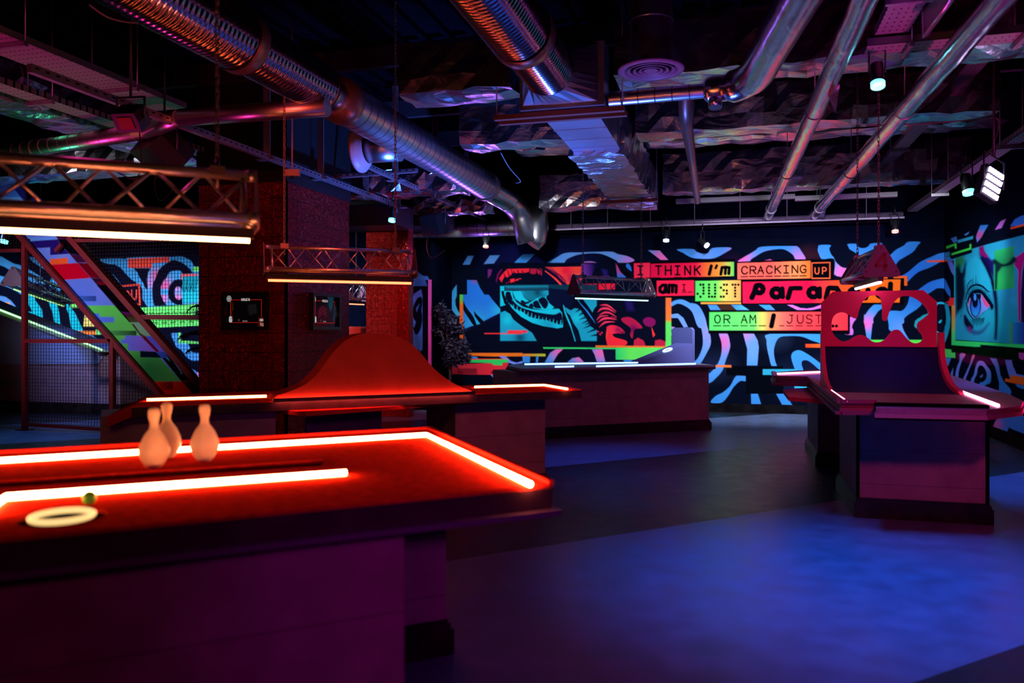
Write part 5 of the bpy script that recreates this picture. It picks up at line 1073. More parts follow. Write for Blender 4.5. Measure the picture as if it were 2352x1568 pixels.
def perf_mat(name, col):
    m = bpy.data.materials.new(name); m.use_nodes = True; nt = m.node_tree; n = nt.nodes; L = nt.links; p = n['Principled BSDF']
    tc = n.new('ShaderNodeTexCoord'); v = n.new('ShaderNodeVectorMath'); v.operation = 'MODULO'; v.inputs[1].default_value = (.05, .09, 1)
    ad = n.new('ShaderNodeVectorMath'); ad.operation = 'ADD'; ad.inputs[1].default_value = (50, 90, 0); L.new(tc.outputs['Object'], ad.inputs[0]); L.new(ad.outputs[0], v.inputs[0])
    s_ = n.new('ShaderNodeVectorMath'); s_.operation = 'SUBTRACT'; s_.inputs[1].default_value = (.025, .045, 0); L.new(v.outputs[0], s_.inputs[0])
    m2 = n.new('ShaderNodeVectorMath'); m2.operation = 'MULTIPLY'; m2.inputs[1].default_value = (1, .6, 0); L.new(s_.outputs[0], m2.inputs[0])
    ln = n.new('ShaderNodeVectorMath'); ln.operation = 'LENGTH'; L.new(m2.outputs[0], ln.inputs[0])
    g = n.new('ShaderNodeMath'); g.operation = 'GREATER_THAN'; g.inputs[1].default_value = .008; L.new(ln.outputs['Value'], g.inputs[0])
    vm = n.new('ShaderNodeVectorMath'); vm.operation = 'SCALE'; vm.inputs[0].default_value = col; L.new(g.outputs[0], vm.inputs['Scale']); L.new(vm.outputs[0], p.inputs['Base Color'])
    p.inputs['Metallic'].default_value = .5; p.inputs['Roughness'].default_value = .45; MATS[name] = m; return m
m_perf = perf_mat('perforated_tray_steel', (.3, .28, .3))
def seam_prof(L_n, r, pitch=.12, amp=.006):
    return [(r, 0), (r, L_n)]
def seams(T, L_n, r, c, ax, pitch=.12, seg=36):
    b = MB(); h = pitch
    while h < L_n-.01: b.lathe([(r-.002, h-.005), (r+.002, h-.005), (r+.002, h+.005), (r-.002, h+.005)], c, ax, seg, False); h += pitch
    o = b.build('seams', m_seam, T); o['kind'] = 'stuff'; return o
def flex_prof(L_n, r, pitch=.055, amp=.014):
    n_ = int(L_n/pitch*6); return [(r-amp*(.5-.5*math.cos(2*PI*i/6))**.6, L_n*i/n_) for i in range(n_+1)]
def foilbox(lo, hi, st=.14, jit=.014, seed=1, rot=None):
    R_ = random.Random(seed); b = MB(); n_ = [max(1, int(round((hi[i]-lo[i])/st))) for i in range(3)]; cache = {}
    def P(i, j, k):
        if (i, j, k) not in cache:
            q = [lo[0]+(hi[0]-lo[0])*i/n_[0], lo[1]+(hi[1]-lo[1])*j/n_[1], lo[2]+(hi[2]-lo[2])*k/n_[2]]
            edge = sum([i in (0, n_[0]), j in (0, n_[1]), k in (0, n_[2])])
            cache[(i, j, k)] = tuple(c+R_.uniform(-jit, jit)-(.012*((c > (lo[a]+hi[a])/2)*2-1) if edge >= 2 and n_[a] < 8 else 0) for a, c in enumerate(q))
        return cache[(i, j, k)]
    def quad(a, c, d, e): b._add([P(*a), P(*c), P(*d), P(*e)], [(0, 1, 2, 3)], False)
    for i in range(n_[0]):
        for j in range(n_[1]):
            for k in (0, n_[2]): quad((i, j, k), (i+1, j, k), (i+1, j+1, k), (i, j+1, k))
    for i in range(n_[0]):
        for k in range(n_[2]):
            for j in (0, n_[1]): quad((i, j, k), (i+1, j, k), (i+1, j, k+1), (i, j, k+1))
    for j in range(n_[1]):
        for k in range(n_[2]):
            for i in (0, n_[0]): quad((i, j, k), (i, j+1, k), (i, j+1, k+1), (i, j, k+1))
    return b
def rods(T, pts, r=.006):
    for x, y, z in pts: b = MB(); b.tube([(x, y, z), (x, y, ZC-.075)], r, 6); b.build('hanger_rod', m_strut, T)
# -- long duct on the left
X1 = -3.87; Z1 = 3.86; YA_ = Vector((0, 1, 0))
T = thing('ventilation_duct', 'long round metal duct running from the top left towards the back wall, ribbed then smooth', 'duct', (X1, 8, Z1), DUCTG)
def lat(prof, c, ax=YA_, seg=36): b = MB(); b.lathe(prof, c, ax, seg); return b
lat(flex_prof(2.6, .25), (X1, 3.0, Z1)).build('flexible_section', m_flex, T)
lat([(.262, 0), (.262, .12), (.2, .15)], (X1, 5.56, Z1)).build('coupling', m_dull, T)
lat(flex_prof(1.2, .235), (X1, 5.72, Z1)).build('flexible_section', m_flex, T)
lat([(.235, 0), (.15, .05), (.15, .3), (.158, .3), (.158, .32), (.15, .32), (.15, .38)], (X1, 6.92, Z1)).build('neck', m_galv, T)
lat([(.15, 0), (.235, .07), (.238, .22), (.21, .26)], (X1, 7.22, Z1)).build('coupling', m_dull, T)
lat(seam_prof(4.75, .222, .15), (X1, 7.45, Z1)).build('spiral_section', m_galv, T); seams(T, 4.75, .222, (X1, 7.45, Z1), YA_, .17)
lat([(.222, 0), (.245, .02), (.245, .14), (.23, .16)], (X1, 12.18, Z1)).build('coupling', m_dull, T)
lat(flex_prof(1.1, .232), (X1, 12.32, Z1)).build('flexible_section', m_flex, T)
b = MB(); b.tube([(X1, 13.4, Z1), (X1+.02, 13.62, Z1-.03), (X1+.1, 13.8, Z1-.14), (X1+.17, 13.9, Z1-.3), (X1+.27, 13.95, Z1-.74)], [.22, .215, .205, .195, .19], 28); b.build('down_bend', m_galv, T)
b = MB(); c_ = Vector((X1+.4, 14.05, Z1-.45)); b.tube([c_+Vector((0, .1, .35)), c_+Vector((0, .05, 0)), c_+Vector((-.03, 0, -.2)), c_+Vector((-.1, -.03, -.3))], [.2, .22, .22, .2], 28); b.build('end_bend', m_galv, T)
# -- middle duct: ribbed, box, panel, foil
X2 = -1.66; Z2 = 3.93
T = thing('ventilation_duct', 'ribbed duct at top centre turning into a rectangular duct, half of it foil wrapped', 'duct', (X2, 8, Z2), DUCTG)
lat(flex_prof(2.3, .26), (X2-.02, 3.9, Z2)).build('flexible_section', m_flex, T)
lat([(.26, 0), (.272, .02), (.272, .14), (.26, .16)], (X2-.01, 6.2, Z2)).build('coupling', m_dull, T)
lat(flex_prof(.85, .25), (X2, 6.34, Z2)).build('flexible_section', m_flex, T)
b = MB(); n_ = 32; rc_ = [(X2+.25*math.cos(2*PI*k/n_), 7.17, Z2+.25*math.sin(2*PI*k/n_)) for k in range(n_)]; sq = []
for k in range(n_):
    c, s_ = math.cos(2*PI*k/n_), math.sin(2*PI*k/n_); m_ = max(abs(c), abs(s_)); sq.append((X2+.06+.38*c/m_, 7.46, Z2+.02+.28*s_/m_))
b._add(rc_+sq, [(k, (k+1) % n_, n_+(k+1) % n_, n_+k) for k in range(n_)], False); b.build('transition', m_galv, T)
b = MB(); b.box((X2-.34, 7.44, Z2-.29), (X2+.48, 7.75, Z2+.31)); b.build('plenum_box', m_strut, T)
b = MB(); b.box((X2-.62, 7.5, Z2-.345), (X2+.66, 7.56, Z2-.30)); b.box((X2-.62, 7.68, Z2-.345), (X2+.66, 7.74, Z2-.30)); b.build('support_channel', pm('rusty_channel', (.35, .12, .10), .5, metal=.4), T)
b = MB(); b.box((-1.86, 7.75, 3.66), (-1.30, 9.45, 4.1))
for y in (8.35, 8.8, 9.2): b.box((-1.87, y, 3.652), (-1.29, y+.02, 4.108))
b.build('sheet_metal_section', pm('flat_sheet_metal', (.55, .58, .66), .38, metal=.75, noise=(2, .15)), T)
foilbox((-1.93, 9.4, 3.6), (-1.25, 13.9, 4.2), .13, .018, 4).build('foil_section', m_foilx, T)
b = MB(); b.box((-2.05, 12.55, 3.54), (-1.15, 12.63, 3.585)); b.build('support_channel', MATS['rusty_channel'], T)
for x_ in (-2.03, -1.17): b = MB(); b.tube([(x_, 12.59, 3.56), (x_, 12.59, ZC-.075)], .008, 6); b.build('hanger_rod', m_strut, T)
for x_ in (-2.26, -1.02): b = MB(); b.tube([(x_, 7.53, 3.6), (x_, 7.53, ZC-.075)], .007, 6); b.build('hanger_rod', m_strut, T)
# -- foil cross ducts
def cross(lab, lo, hi, seed, hang=()):
    o = foilbox(lo, hi, .16, .02, seed).build('foil_duct', m_foil); tag(o, lab, 'duct', 'foil-wrapped ducts crossing the ceiling')
cross('foil-wrapped cross duct nearest the camera, behind the round diffuser', (-1.1, 7.5, 3.9), (3.5, 8.0, 4.4), 11)
cross('foil-wrapped duct between the long left duct and the ribbed middle duct', (-3.3, 7.5, 3.9), (-2.12, 8.0, 4.4), 16)
cross('second foil-wrapped cross duct, right of the rectangular duct', (-1.15, 9.65, 3.88), (2.75, 10.1, 4.38), 12)
cross('second foil-wrapped cross duct, left of the rectangular duct', (-3.4, 9.65, 3.88), (-2.0, 10.1, 4.38), 17)
cross('third foil-wrapped cross duct, nearest the back wall on the right', (-1.16, 13.6, 3.84), (3.5, 14.05, 4.5), 13)
cross('lit foil-wrapped duct stub left of the rectangular duct end', (-3.3, 13.62, 3.66), (-1.96, 14.1, 4.25), 14)
cross('fourth foil-wrapped cross duct, high up between the second and third', (-3.3, 11.9, 4.3), (3.5, 12.4, 4.7), 15)
# -- round drop with diffuser
c_ = onZ(1495, 163, 3.77); T = thing('air_diffuser', 'round ceiling diffuser on a vertical duct, top centre right', 'diffuser', c_)
b = MB(); b.lathe([(.185, 0), (.185, .75), (.178, .76), (.178, 1.17)], c_+UV*.02, UV, 36); b.lathe([(.186, 0), (.192, .01), (.186, .02)], c_+UV*.42, UV, 36); b.build('drop_duct', m_galv, T)
b = MB(); b.lathe([(.285, .012), (.285, 0), (.235, -.004), (.225, .01), (.19, .045)], c_, UV, 48)
for r_ in (.205, .155, .105): b.lathe([(r_, -.002), (r_-.03, .02), (r_-.034, .018), (r_-.006, -.006), (r_, -.002)], c_, UV, 48)
b.lathe([(.062, .0), (.0001, -.004)], c_, UV, 32); b.build('diffuser_rings', pm('mauve_diffuser_paint', (.24, .13, .2), .45), T)
# -- foil elbow pipe and thin spiral
T = thing('ventilation_duct', 'foil pipe bending into a thin spiral duct, right of the round diffuser', 'duct', (.2, 7, 3.75), DUCTG)
b = MB(); b.tube(catmull([(.62, 4.4, 3.76), (.42, 5.7, 3.76), (.27, 6.7, 3.76), (.2, 7.2, 3.755), (.12, 7.42, 3.75), (-.02, 7.55, 3.74), (-.26, 7.6, 3.74)], False, 5), [.15]*20+[.145]*6+[.12]*4+[.1], 28); b.build('foil_pipe', m_foil2, T)
b = MB(); b.lathe(seam_prof(.92, .068, .13), (-.24, 7.61, 3.74), (-1, .03, 0), 24); b.build('spiral_section', m_galv, T); seams(T, .92, .068, (-.24, 7.61, 3.74), (-1, .03, 0), .16, 24)
b = MB(); b.tube([(-.17, 7.58, 3.70), (-.17, 7.55, 3.56)], [.07, .06], 20); b.build('stub', m_foil, T)
# -- two straight foil pipes on the right
for lab, px_a, py_a, px_b, py_b, r_ in (('left one of the two straight foil pipes slanting down on the right', 1985, 0, 1760, 505, .082), ('right one of the two straight foil pipes slanting down on the right', 2295, 0, 1861, 503, .086)):
    zz = 3.56; pa = onZ(px_a, py_a, zz); pb = onZ(px_b, py_b, zz); pb = pb-(pb-pa).normalized()*.3; d = (pb-pa).normalized(); pa = pa-d*1.3; n_ = 60; R_ = random.Random(int(px_a))
    b = MB(); b.tube([pa+(pb-pa)*(i/n_)+Vector((R_.uniform(-1, 1), 0, R_.uniform(-1, 1)))*.003 for i in range(n_+1)], [r_*(1+R_.uniform(-.03, .03)-(.05 if i % 9 == 0 else 0)) for i in range(n_+1)], 24)
    o = b.build('foil_pipe', m_foil2); tag(o, lab, 'pipe')
    for f_ in (.35, .62, .9): q = pa+(pb-pa)*f_; b = MB(); b.tube([q+UV*r_*.9, Vector((q.x, q.y, ZC-.07))], .006, 6); b.torus(q, (pb-pa), r_*1.03, .006, 24, 6); b.build('hanger_rod', m_strut, o)
    b = MB(); q = pa+(pb-pa)*(.27 if px_a < 2000 else .93); s_ = .8 if px_a < 2000 else 1.1
    b.prism([q+Vector((-.02, -.02, -r_*.7)), q+Vector((.12*s_, .02, -.02)), q+Vector((.09*s_, .1, -.30*s_ if px_a < 2000 else -.12)), q+Vector((.02, .12, -.09))], (0, .003, 0)); o2 = b.build('loose_foil_flap', m_foil, o); ORG[o2.name] = Vector((0, 0, 0))
# -- copper drop pipe
b = MB(); b.tube([onZ(1577, 245, 3.95)+UV*1.03, onZ(1577, 245, 3.95), onZ(1577, 285, 3.95), onZ(1588, 360, 3.7), onZ(1602, 462, 3.6)], [.09, .09, .075, .055, .05], 16); tag(b.build('drop_pipe', pm('dull_copper_pipe', (.35, .18, .15), .4, metal=.8)), 'dull brown pipe sloping down behind the third foil duct, centre right', 'pipe')
# -- conduit, strut and small spots along the back wall
T = thing('pipe_rack', 'long lilac-lit pipe and slotted rail running just under the ceiling along the back wall', 'pipe rack', (0, 15.0, 3.5))
b = MB(); b.tube([(-3.4, 15.05, 3.52), (2.8, 15.05, 3.52)], .055, 16); b.build('pipe', pm('lilac_grey_lagging', (.16, .10, .2), .4, metal=.3, noise=(9, .2)), T)
b = MB(); b.box((-3.4, 14.9, 3.40), (2.8, 14.94, 3.44)); b.box((-3.4, 14.9, 3.40), (2.8, 14.91, 3.47)); b.build('slotted_rail', MATS['lilac_grey_lagging'], T)
rods(T, [(x, 14.92, 3.42) for x in (-3, -2.3, -1.5, -.7, .1, .9, 1.4, 2.2)], .007)
b = MB(); b.box((-1.0, 14.4, 3.78), (1.0, 14.5, 3.86)); b.box((1.0, 14.4, 3.74), (2.6, 14.5, 3.82)); b.build('cable_tray', m_perf, T)
# -- left pipes and struts
T = thing('ventilation_duct', 'thin spiral duct with a jog, running along the upper left', 'duct', (-6, 7, 3.6), DUCTG)
b = MB(); a0 = onZ(-60, 362, 3.6); a1 = onZ(338, 300, 3.6); a2 = onZ(415, 270, 3.6); a3 = onZ(752, 246, 3.6)
b.tube([a0, a1], .088, 24); b.tube([a1, a2], .085, 24); b.tube([a2, a3], .085, 24)
d = (a1-a0); n_ = int(d.length/.16)
for i in range(1, n_): b.tube([a0+d*(i/n_)-d.normalized()*.004, a0+d*(i/n_)+d.normalized()*.004], .091, 24)
b.build('spiral_section', m_galv, T)
c_ = onZ(838, 322, 3.9); T = thing('ventilation_duct', 'short branch duct with a flanged open end beside the long left duct', 'duct', c_, DUCTG)
b = MB(); b.tube([c_+Vector((-.02, 0, -.1)), (X1-.12, c_.y+.02, 3.8)], .185, 28); b.build('branch', m_galv, T)
b = MB(); b.lathe([(.19, .1), (.25, .05), (.30, 0), (.30, -.03), (.22, -.02), (.17, .05)], c_+Vector((-.05, 0, -.1)), (1, 0, 0), 36); b.build('flange', pm('mauve_flange_paint', (.5, .3, .35), .45), T)
def tray(lab, lo, hi, lip=.06):
    T = thing('cable_tray', lab, 'cable tray', ((lo[0]+hi[0])/2, (lo[1]+hi[1])/2, lo[2]), 'perforated cable trays under the ceiling'); b = MB(); b.box(lo, (hi[0], hi[1], lo[2]+.004))
    if hi[1]-lo[1] > hi[0]-lo[0]: b.box(lo, (lo[0]+.004, hi[1], lo[2]+lip)); b.box((hi[0]-.004, lo[1], lo[2]), (hi[0], hi[1], lo[2]+lip))
    else: b.box(lo, (hi[0], lo[1]+.004, lo[2]+lip)); b.box((lo[0], hi[1]-.004, lo[2]), (hi[0], hi[1], lo[2]+lip))
    b.build('tray', m_perf, T)
    long_y = hi[1]-lo[1] > hi[0]-lo[0]; n_ = 3
    for i in range(n_):
        f_ = (i+.4)/n_; x = (lo[0]+hi[0])/2 if long_y else lo[0]+(hi[0]-lo[0])*f_; y = lo[1]+(hi[1]-lo[1])*f_ if long_y else (lo[1]+hi[1])/2
        b = MB()
        if long_y: b.box((lo[0]-.04, y-.02, lo[2]-.045), (hi[0]+.04, y+.02, lo[2]-.004)); xs_ = ((lo[0]-.03, y), (hi[0]+.03, y))
        else: b.box((x-.02, lo[1]-.04, lo[2]-.045), (x+.02, hi[1]+.04, lo[2]-.004)); xs_ = ((x, lo[1]-.03), (x, hi[1]+.03))
        for xx, yy in xs_: b.tube([(xx, yy, lo[2]-.03), (xx, yy, ZC-.075)], .006, 6)
        b.build('hanger', m_strut, T)
    return T
tray('wide perforated tray at top left, running away from the camera', (-6.4, 3.6, 4.0), (-5.9, 7.6, 4.0))
tray('narrow perforated tray left of the wide one', (-6.95, 4.2, 3.86), (-6.7, 9.2, 3.86))
tray('lilac perforated tray at top right that ends above the spotlight', (1.1, 3.4, 3.92), (1.36, 7.05, 3.92))
tray('perforated tray crossing the top right corner', (1.05, 7.06, 3.84), (3.5, 7.3, 3.84))
tray('bright perforated tray along the right wall', (2.86, 5.5, 3.56), (3.02, 15.0, 3.56))
tray('dim upper tray along the right wall', (2.3, 7.9, 4.25), (2.5, 14.4, 4.25))
def strut(lab, p0, p1, w_=.045, h_=.045, drops=()):
    T = thing('strut_channel', lab, 'strut', (Vector(p0)+Vector(p1))/2, 'slotted steel struts'); b = MB(); b.bar(p0, p1, w_, h_, up=UV)
    d = (Vector(p1)-Vector(p0)); n_ = int(d.length/.1); b.build('channel', m_strut, T); b = MB(); dd = d.normalized(); sd = dd.cross(UV)
    for i in range(n_): q = Vector(p0)+d*((i+.5)/n_)+UV*.008; b.bar(q-dd*.018+sd*(w_/2+.0005), q+dd*.018+sd*(w_/2+.0005), .001, .014, up=UV); 
    b.build('slots', m_hole, T)['kind'] = 'stuff'
    for f_ in drops:
        q = Vector(p0)+d*f_; b = MB(); b.box((q.x-.045, q.y-.045, q.z), (q.x+.045, q.y-.03, ZC-.075)); b.box((q.x-.14, q.y-.05, q.z-.03), (q.x+.14, q.y+.05, q.z-.022)); b.build('drop_bracket', m_strut, T)
strut('long slotted strut from upper left past the tiled column', (-5.33, 5.0, 3.57), (-5.33, 12.95, 3.57), .05, .07, (.42, .58, .75, .9))
strut('second slotted strut beside the long left duct', (-4.62, 9.4, 3.67), (-4.62, 14.6, 3.67), .05, .06, (.2, .5, .8))
strut('slotted cross strut behind the branch duct', (-7.3, 10.2, 3.66), (-4.2, 10.2, 3.72), .05, .05)
strut('slanted strut above the far left truss light', (-10.5, 8.2, 3.2), (-7.0, 12.6, 3.3), .06, .06, (.12, .8))
o = foilbox((-7.6, 5.2, 3.82), (-7.02, 14.0, 4.25), .16, .022, 21).build('foil_duct', m_foil); tag(o, 'foil-wrapped duct with green shine running away along the upper left', 'duct', 'foil-wrapped ducts crossing the ceiling')
o = foilbox((-12.5, 9.2, 3.75), (-7.64, 9.7, 4.2), .17, .022, 22).build('foil_duct', m_foil); tag(o, 'foil-wrapped cross duct above the left truss light', 'duct', 'foil-wrapped ducts crossing the ceiling')
o = foilbox((-6.3, 11.2, 3.62), (-4.0, 11.8, 4.0), .13, .035, 23).build('foil_duct', m_foil); tag(o, 'badly crumpled foil duct right of the broad column', 'duct', 'foil-wrapped ducts crossing the ceiling')
o = foilbox((-5.4, 12.9, 3.55), (-4.05, 13.3, 3.85), .11, .03, 24).build('foil_duct', m_foil); tag(o, 'short crumpled foil duct under the end of the long duct', 'duct', 'foil-wrapped ducts crossing the ceiling')
T = thing('ventilation_duct', 'x', 'duct', (-5, 14.2, 3.42), DUCTG); b = MB(); b.lathe(seam_prof(3.2, .14, .2), (-6.6, 14.2, 3.42), (1, 0, 0), 28); b.build('spiral_section', m_galv, T); seams(T, 3.2, .14, (-6.6, 14.2, 3.42), (1, 0, 0), .2, 28); tag(T, 'purple-lit round duct lying crosswise at the back, under the long duct', 'duct', DUCTG)
b = MB(); b.box((-7.0, 12.0, 3.25), (-5.3, 12.7, 3.6)); tag(b.build('ceiling_unit', pm('dark_unit_casing', (.05, .05, .07), .4, metal=.4)), 'dark boxed air unit between the columns, below the foil', 'air unit')
# steel beams crossing under the deck
m_beam = pm('dark_beam_paint', (.02, .012, .018), .8, noise=(3, .3))
for i, (y, lab) in enumerate(((5.2, 'first dark ceiling beam, over the top edge'), (8.9, 'second dark ceiling beam, between the first two foil ducts'), (11.1, 'third dark ceiling beam'), (13.0, 'dark ceiling beam nearest the back wall'))):
    b = MB(); b.box((XL, y, ZC-.32), (XR, y+.1, ZC-.07)); o = b.build('ceiling_beam', m_beam); o['kind'] = 'structure'; o.name = 'trim_%d' % (i+2)
# bare frame at the top right
T = thing('hanging_sign', 'hanging purple-lit framed panel at the very top right, edge-on', 'sign', atD(2150, 30, 6.0)); 
b = MB(); a0 = atD(2120, -60, 6.0); a1 = atD(2121, 84, 6.0); a2 = atD(2182, 0, 5.3); a3 = atD(2182, -90, 5.3); b.prism([a0, a1, a2, a3], RV*.03); b.build('panel', pm('smoked_panel', (.06, .05, .08), .25), T)
b = MB(); b.tube([a0, a1, a2, a3], .012, 6, closed=True); b.build('frame', m_alu, T)
# ================================================================ fixtures
def spot(lab, px, py, d, size, lens, aimdir=(0, -.25, -1), yoke=.12, lensmul=1.0, nm='spotlight'):
    c = atD(px, py, d); T = thing(nm, lab, 'spotlight', c, 'small ceiling spotlights'); ad = Vector(aimdir).normalized(); s_ = size
    b = MB(); b.tube([c-ad*s_*1.5, c-ad*s_*1.4, c-ad*s_*.2, c], [s_*.3, s_*.42, s_*.42, s_*.45], 20); b.build('housing', m_black, T)
    b = MB(); _, a, e = frame_of(ad); b.lathe([(s_*.40, .002), (.0001, .004)], c, ad, 20); b.lathe([(s_*.45, 0), (s_*.45, s_*.3), (s_*.43, s_*.3), (s_*.43, 0)], c, ad, 20); b.build('lens', lens, T)
    b = MB(); h_ = c-ad*s_*.8; sd = ad.cross(UV); sd = sd.normalized() if sd.length > .1 else Vector((1, 0, 0)); t_ = h_+UV*(s_*1.3+yoke*.3)
    b.tube([h_+sd*s_*.5, t_+sd*s_*.5, t_-sd*s_*.5, h_-sd*s_*.5], s_*.05+.002, 6); b.tube([t_, t_+UV*yoke], s_*.07+.003, 6)
    b.build('yoke', m_black, T); return T
LC = led('cyan_lens', (.12, .85, 1.0), 3.0); LRD = led('red_lens', (1.0, .07, .03), 4.0); LBW = led('white_blue_lens', (.35, .5, 1.0), 2.5)
spot('cyan spotlight hanging at top right between the two slanting foil pipes', 2016, 190, 6.6, .125, LC, (0, -.35, -1), .25)
spot('cyan spotlight hanging beside the chain, right of the broad column', 901, 503, 11.5, .12, LC, (0, -.3, -1))
spot('red spotlight left of centre high over the lips mural', 1116, 564, 14.3, .11, LRD, (0, -.2, -1)); spot('red spotlight at the back wall under the right tray', 2056, 529, 13.6, .12, LRD, (0, -.2, -1))
spot('white spotlight above the lettering, left of the pair', 1530, 550, 14.3, .12, LBW, (0, -.2, -1)); spot('tilted white spotlight above the lettering, right of the pair', 1622, 562, 14.3, .12, LBW, (.7, -.35, -.7))
spot('cyan spotlight on the right wall tray beside the bright flood panel', 2224, 438, 9.2, .14, LC, (.1, -.3, -1)); spot('cyan spotlight at the left edge behind the mesh', 10, 552, 13.0, .14, LC, (0, -.3, -1))
# LED flood panel
c = atD(2283, 421, 7.8); T = thing('flood_panel', 'bright lilac LED flood panel hanging at the right edge', 'floodlight', c)
ex = (RV*.95-UV*.5+FV*.2).normalized(); ez = (UV+RV*.28).normalized(); nz = ex.cross(ez).normalized(); nz = -nz if nz.dot(FV) > 0 else nz
b = MB(); b.prism([c+ex*a-ez*0+ez*bb-nz*.02 for a, bb in ((-.11, -.15), (.11, -.15), (.11, .15), (-.11, .15))], -nz*.09); b.build('housing', m_black, T)
b = MB()
for j in range(4):
    for i in range(6):
        q = c+ex*(-.082+.033*i)+ez*(.105-.07*j); b.prism([q+ex*a+ez*bb for a, bb in ((-.010, -.022), (.010, -.022), (.012, .022), (-.008, .022))], -nz*.015)
b.build('led_cells', led('lilac_cells', (.72, .55, 1.0), 6.0), T)
b = MB(); b.tube([c+ex*.13, c+ex*.13+UV*.26, c-ex*.13+UV*.26, c-ex*.13], .01, 6); b.tube([c+UV*.26, Vector((c.x, c.y, ZC-.075))], .014, 8); b.build('yoke', m_black, T)
# dark theatre lights, unlit
def lantern(lab, px, py, d, s_, face):
    c = atD(px, py, d); T = thing('stage_lantern', lab, 'stage light', c); f_ = Vector(face).normalized(); _, a, e = frame_of(f_)
    b = MB(); b.prism([c+a*x*s_+e*z*s_ for x, z in ((-.5, -.42), (.5, -.42), (.56, 0), (.5, .42), (-.5, .42), (-.56, 0))], -f_*s_*.9); b.build('housing', m_black, T)
    b = MB(); b.prism([c+f_*.004+a*x*s_+e*z*s_ for x, z in ((-.32, -.26), (.32, -.26), (.32, .26), (-.32, .26))], f_*.004); b.build('lens', pm('dull_red_glass', (.30, .03, .05), .2), T)
    b = MB(); g = c-f_*s_*.4; b.tube([g+a*s_*.62, g+a*s_*.62+UV*s_*.9, g-a*s_*.62+UV*s_*.9, g-a*s_*.62], .012, 6); b.tube([g+UV*s_*.9, Vector((g.x, g.y, ZC-.075))], .012, 6); b.build('yoke', m_black, T)
    b = MB(); b.tube(catmull([tuple(g+UV*.1-a*s_*.2), tuple(g-a*s_*.5-UV*.3), tuple(g-a*s_*.2-UV*.5), tuple(g+a*.2-UV*.4)], False, 6), .006, 6); b.build('cable', m_black, T)
lantern('black stage light with a dull red lens at upper left', 290, 283, 6.6, .2, (.1, -.75, -.65)); lantern('unlit black stage light beside the pier', 1003, 536, 12.3, .33, (.1, .3, -.9)); lantern('large black stage light above the left truss', 405, 378, 8.6, .42, (.3, .7, -.6))
# smoke alarm sensor on the strut and cables
T = thing('sensor', 'pale rounded sensor box on the strut above the broad column', 'sensor', atD(671, 397, 8.6)); c = atD(671, 397, 8.6); b = MB(); b.bar(c-RV*.08, c+RV*.08, .06, .07, up=UV); b.tube([c, Vector((c.x, c.y, ZC-.07))], .008, 6); b.build('body', pm('pale_plastic', (.6, .45, .5), .5), T); b = MB(); b.ball(c-UV*.04, .025, 12); b.build('lens', m_black, T)
for lab, pts in (('thin cable swooping between hangers at the top left', [(205, 10, 5.6), (250, 40, 5.8), (310, 52, 6.0), (370, 48, 6.2), (430, 20, 6.4)]), ('thin cable looping at the upper right, under the foil duct', [(1990, 288, 8.0), (2100, 285, 8.1), (2240, 275, 8.2), (2290, 272, 8.2), (2292, 300, 8.2), (2275, 352, 8.2)]),
                 ('pair-tied cable hanging beside the long duct', [(1150, 350, 11.0), (1170, 385, 11.2), (1195, 415, 11.4), (1185, 420, 11.6)])):
    b = MB(); b.tube(catmull([tuple(atD(*p)) for p in pts], False, 8), .007, 6); tag(b.build('cable', pm('grey_cable', (.25, .2, .22), .5)), lab, 'cable')
# ================================================================ spot lamps without fixtures, mostly added and unseen
def lamp(name, loc, aim, col, W_, ang=70, blend=.8, rad=.08):
    l = bpy.data.lights.new(name, 'SPOT'); l.energy = W_; l.color = col; l.spot_size = math.radians(ang); l.spot_blend = blend; l.shadow_soft_size = rad
    o = bpy.data.objects.new(name, l); COL.objects.link(o); o.location = loc; d = Vector(aim)-Vector(loc); o.rotation_euler = d.to_track_quat('-Z', 'Y').to_euler(); return o
WC = (.84, .93, 1.0)
lamp('added_wall_wash', (-4.5, 13.1, 3.2), (-4.5, YB, 1.3), WC, 170, 95, 1.0, .1)  # wall spots added to light the murals evenly, in place of unseen floods
for x in (-3.1, -.2, 1.0, 2.7): lamp('added_wall_wash', (x, 11.0, 3.3), (x, YB, 1.3), WC, 880, 74, 1.0, .1)
for x in (-17.2, -15.2, -13.2, -11.2, -9.2, -7.6): lamp('added_wall_wash', (x, 12.9, 3.3), (x, YB, 1.2), WC, 400, 100, 1.0, .1)
for y in (10.2, 11.9, 13.6): lamp('added_wall_wash', (1.6, y, 3.3), (XR, y+.4, 1.5), (.7, .85, 1.0), 75, 100, 1.0, .1)
# blue and magenta pools on the floor
def pool(px, py, col, W_, ang=55, z=3.4, dx=0, dy=0, rad=.12):
    p = onZ(px, py, 0); lamp('floor_wash', (p.x+dx, p.y+dy, z), p, col, W_, ang, 1.0, rad)
BLU_ = (.04, .19, 1.0)
pool(1960, 1330, BLU_, 470, 66); pool(2250, 1380, BLU_, 330, 74); pool(1480, 1120, (.04, .18, 1.0), 330, 46); pool(1980, 1040, (.05, .16, 1.0), 500, 60, z=3.3, dy=-1.0); pool(2330, 1110, (.06, .2, 1.0), 500, 50, z=3.4)
pool(1450, 1060, (.06, .14, 1.0), 260, 60, z=3.4); pool(120, 1000, (.05, .25, .7), 260, 60, z=3.2)
pool(2000, 1560, (1.0, .02, .35), 50, 62); pool(1150, 1420, (1.0, .06, .05), 26, 60)
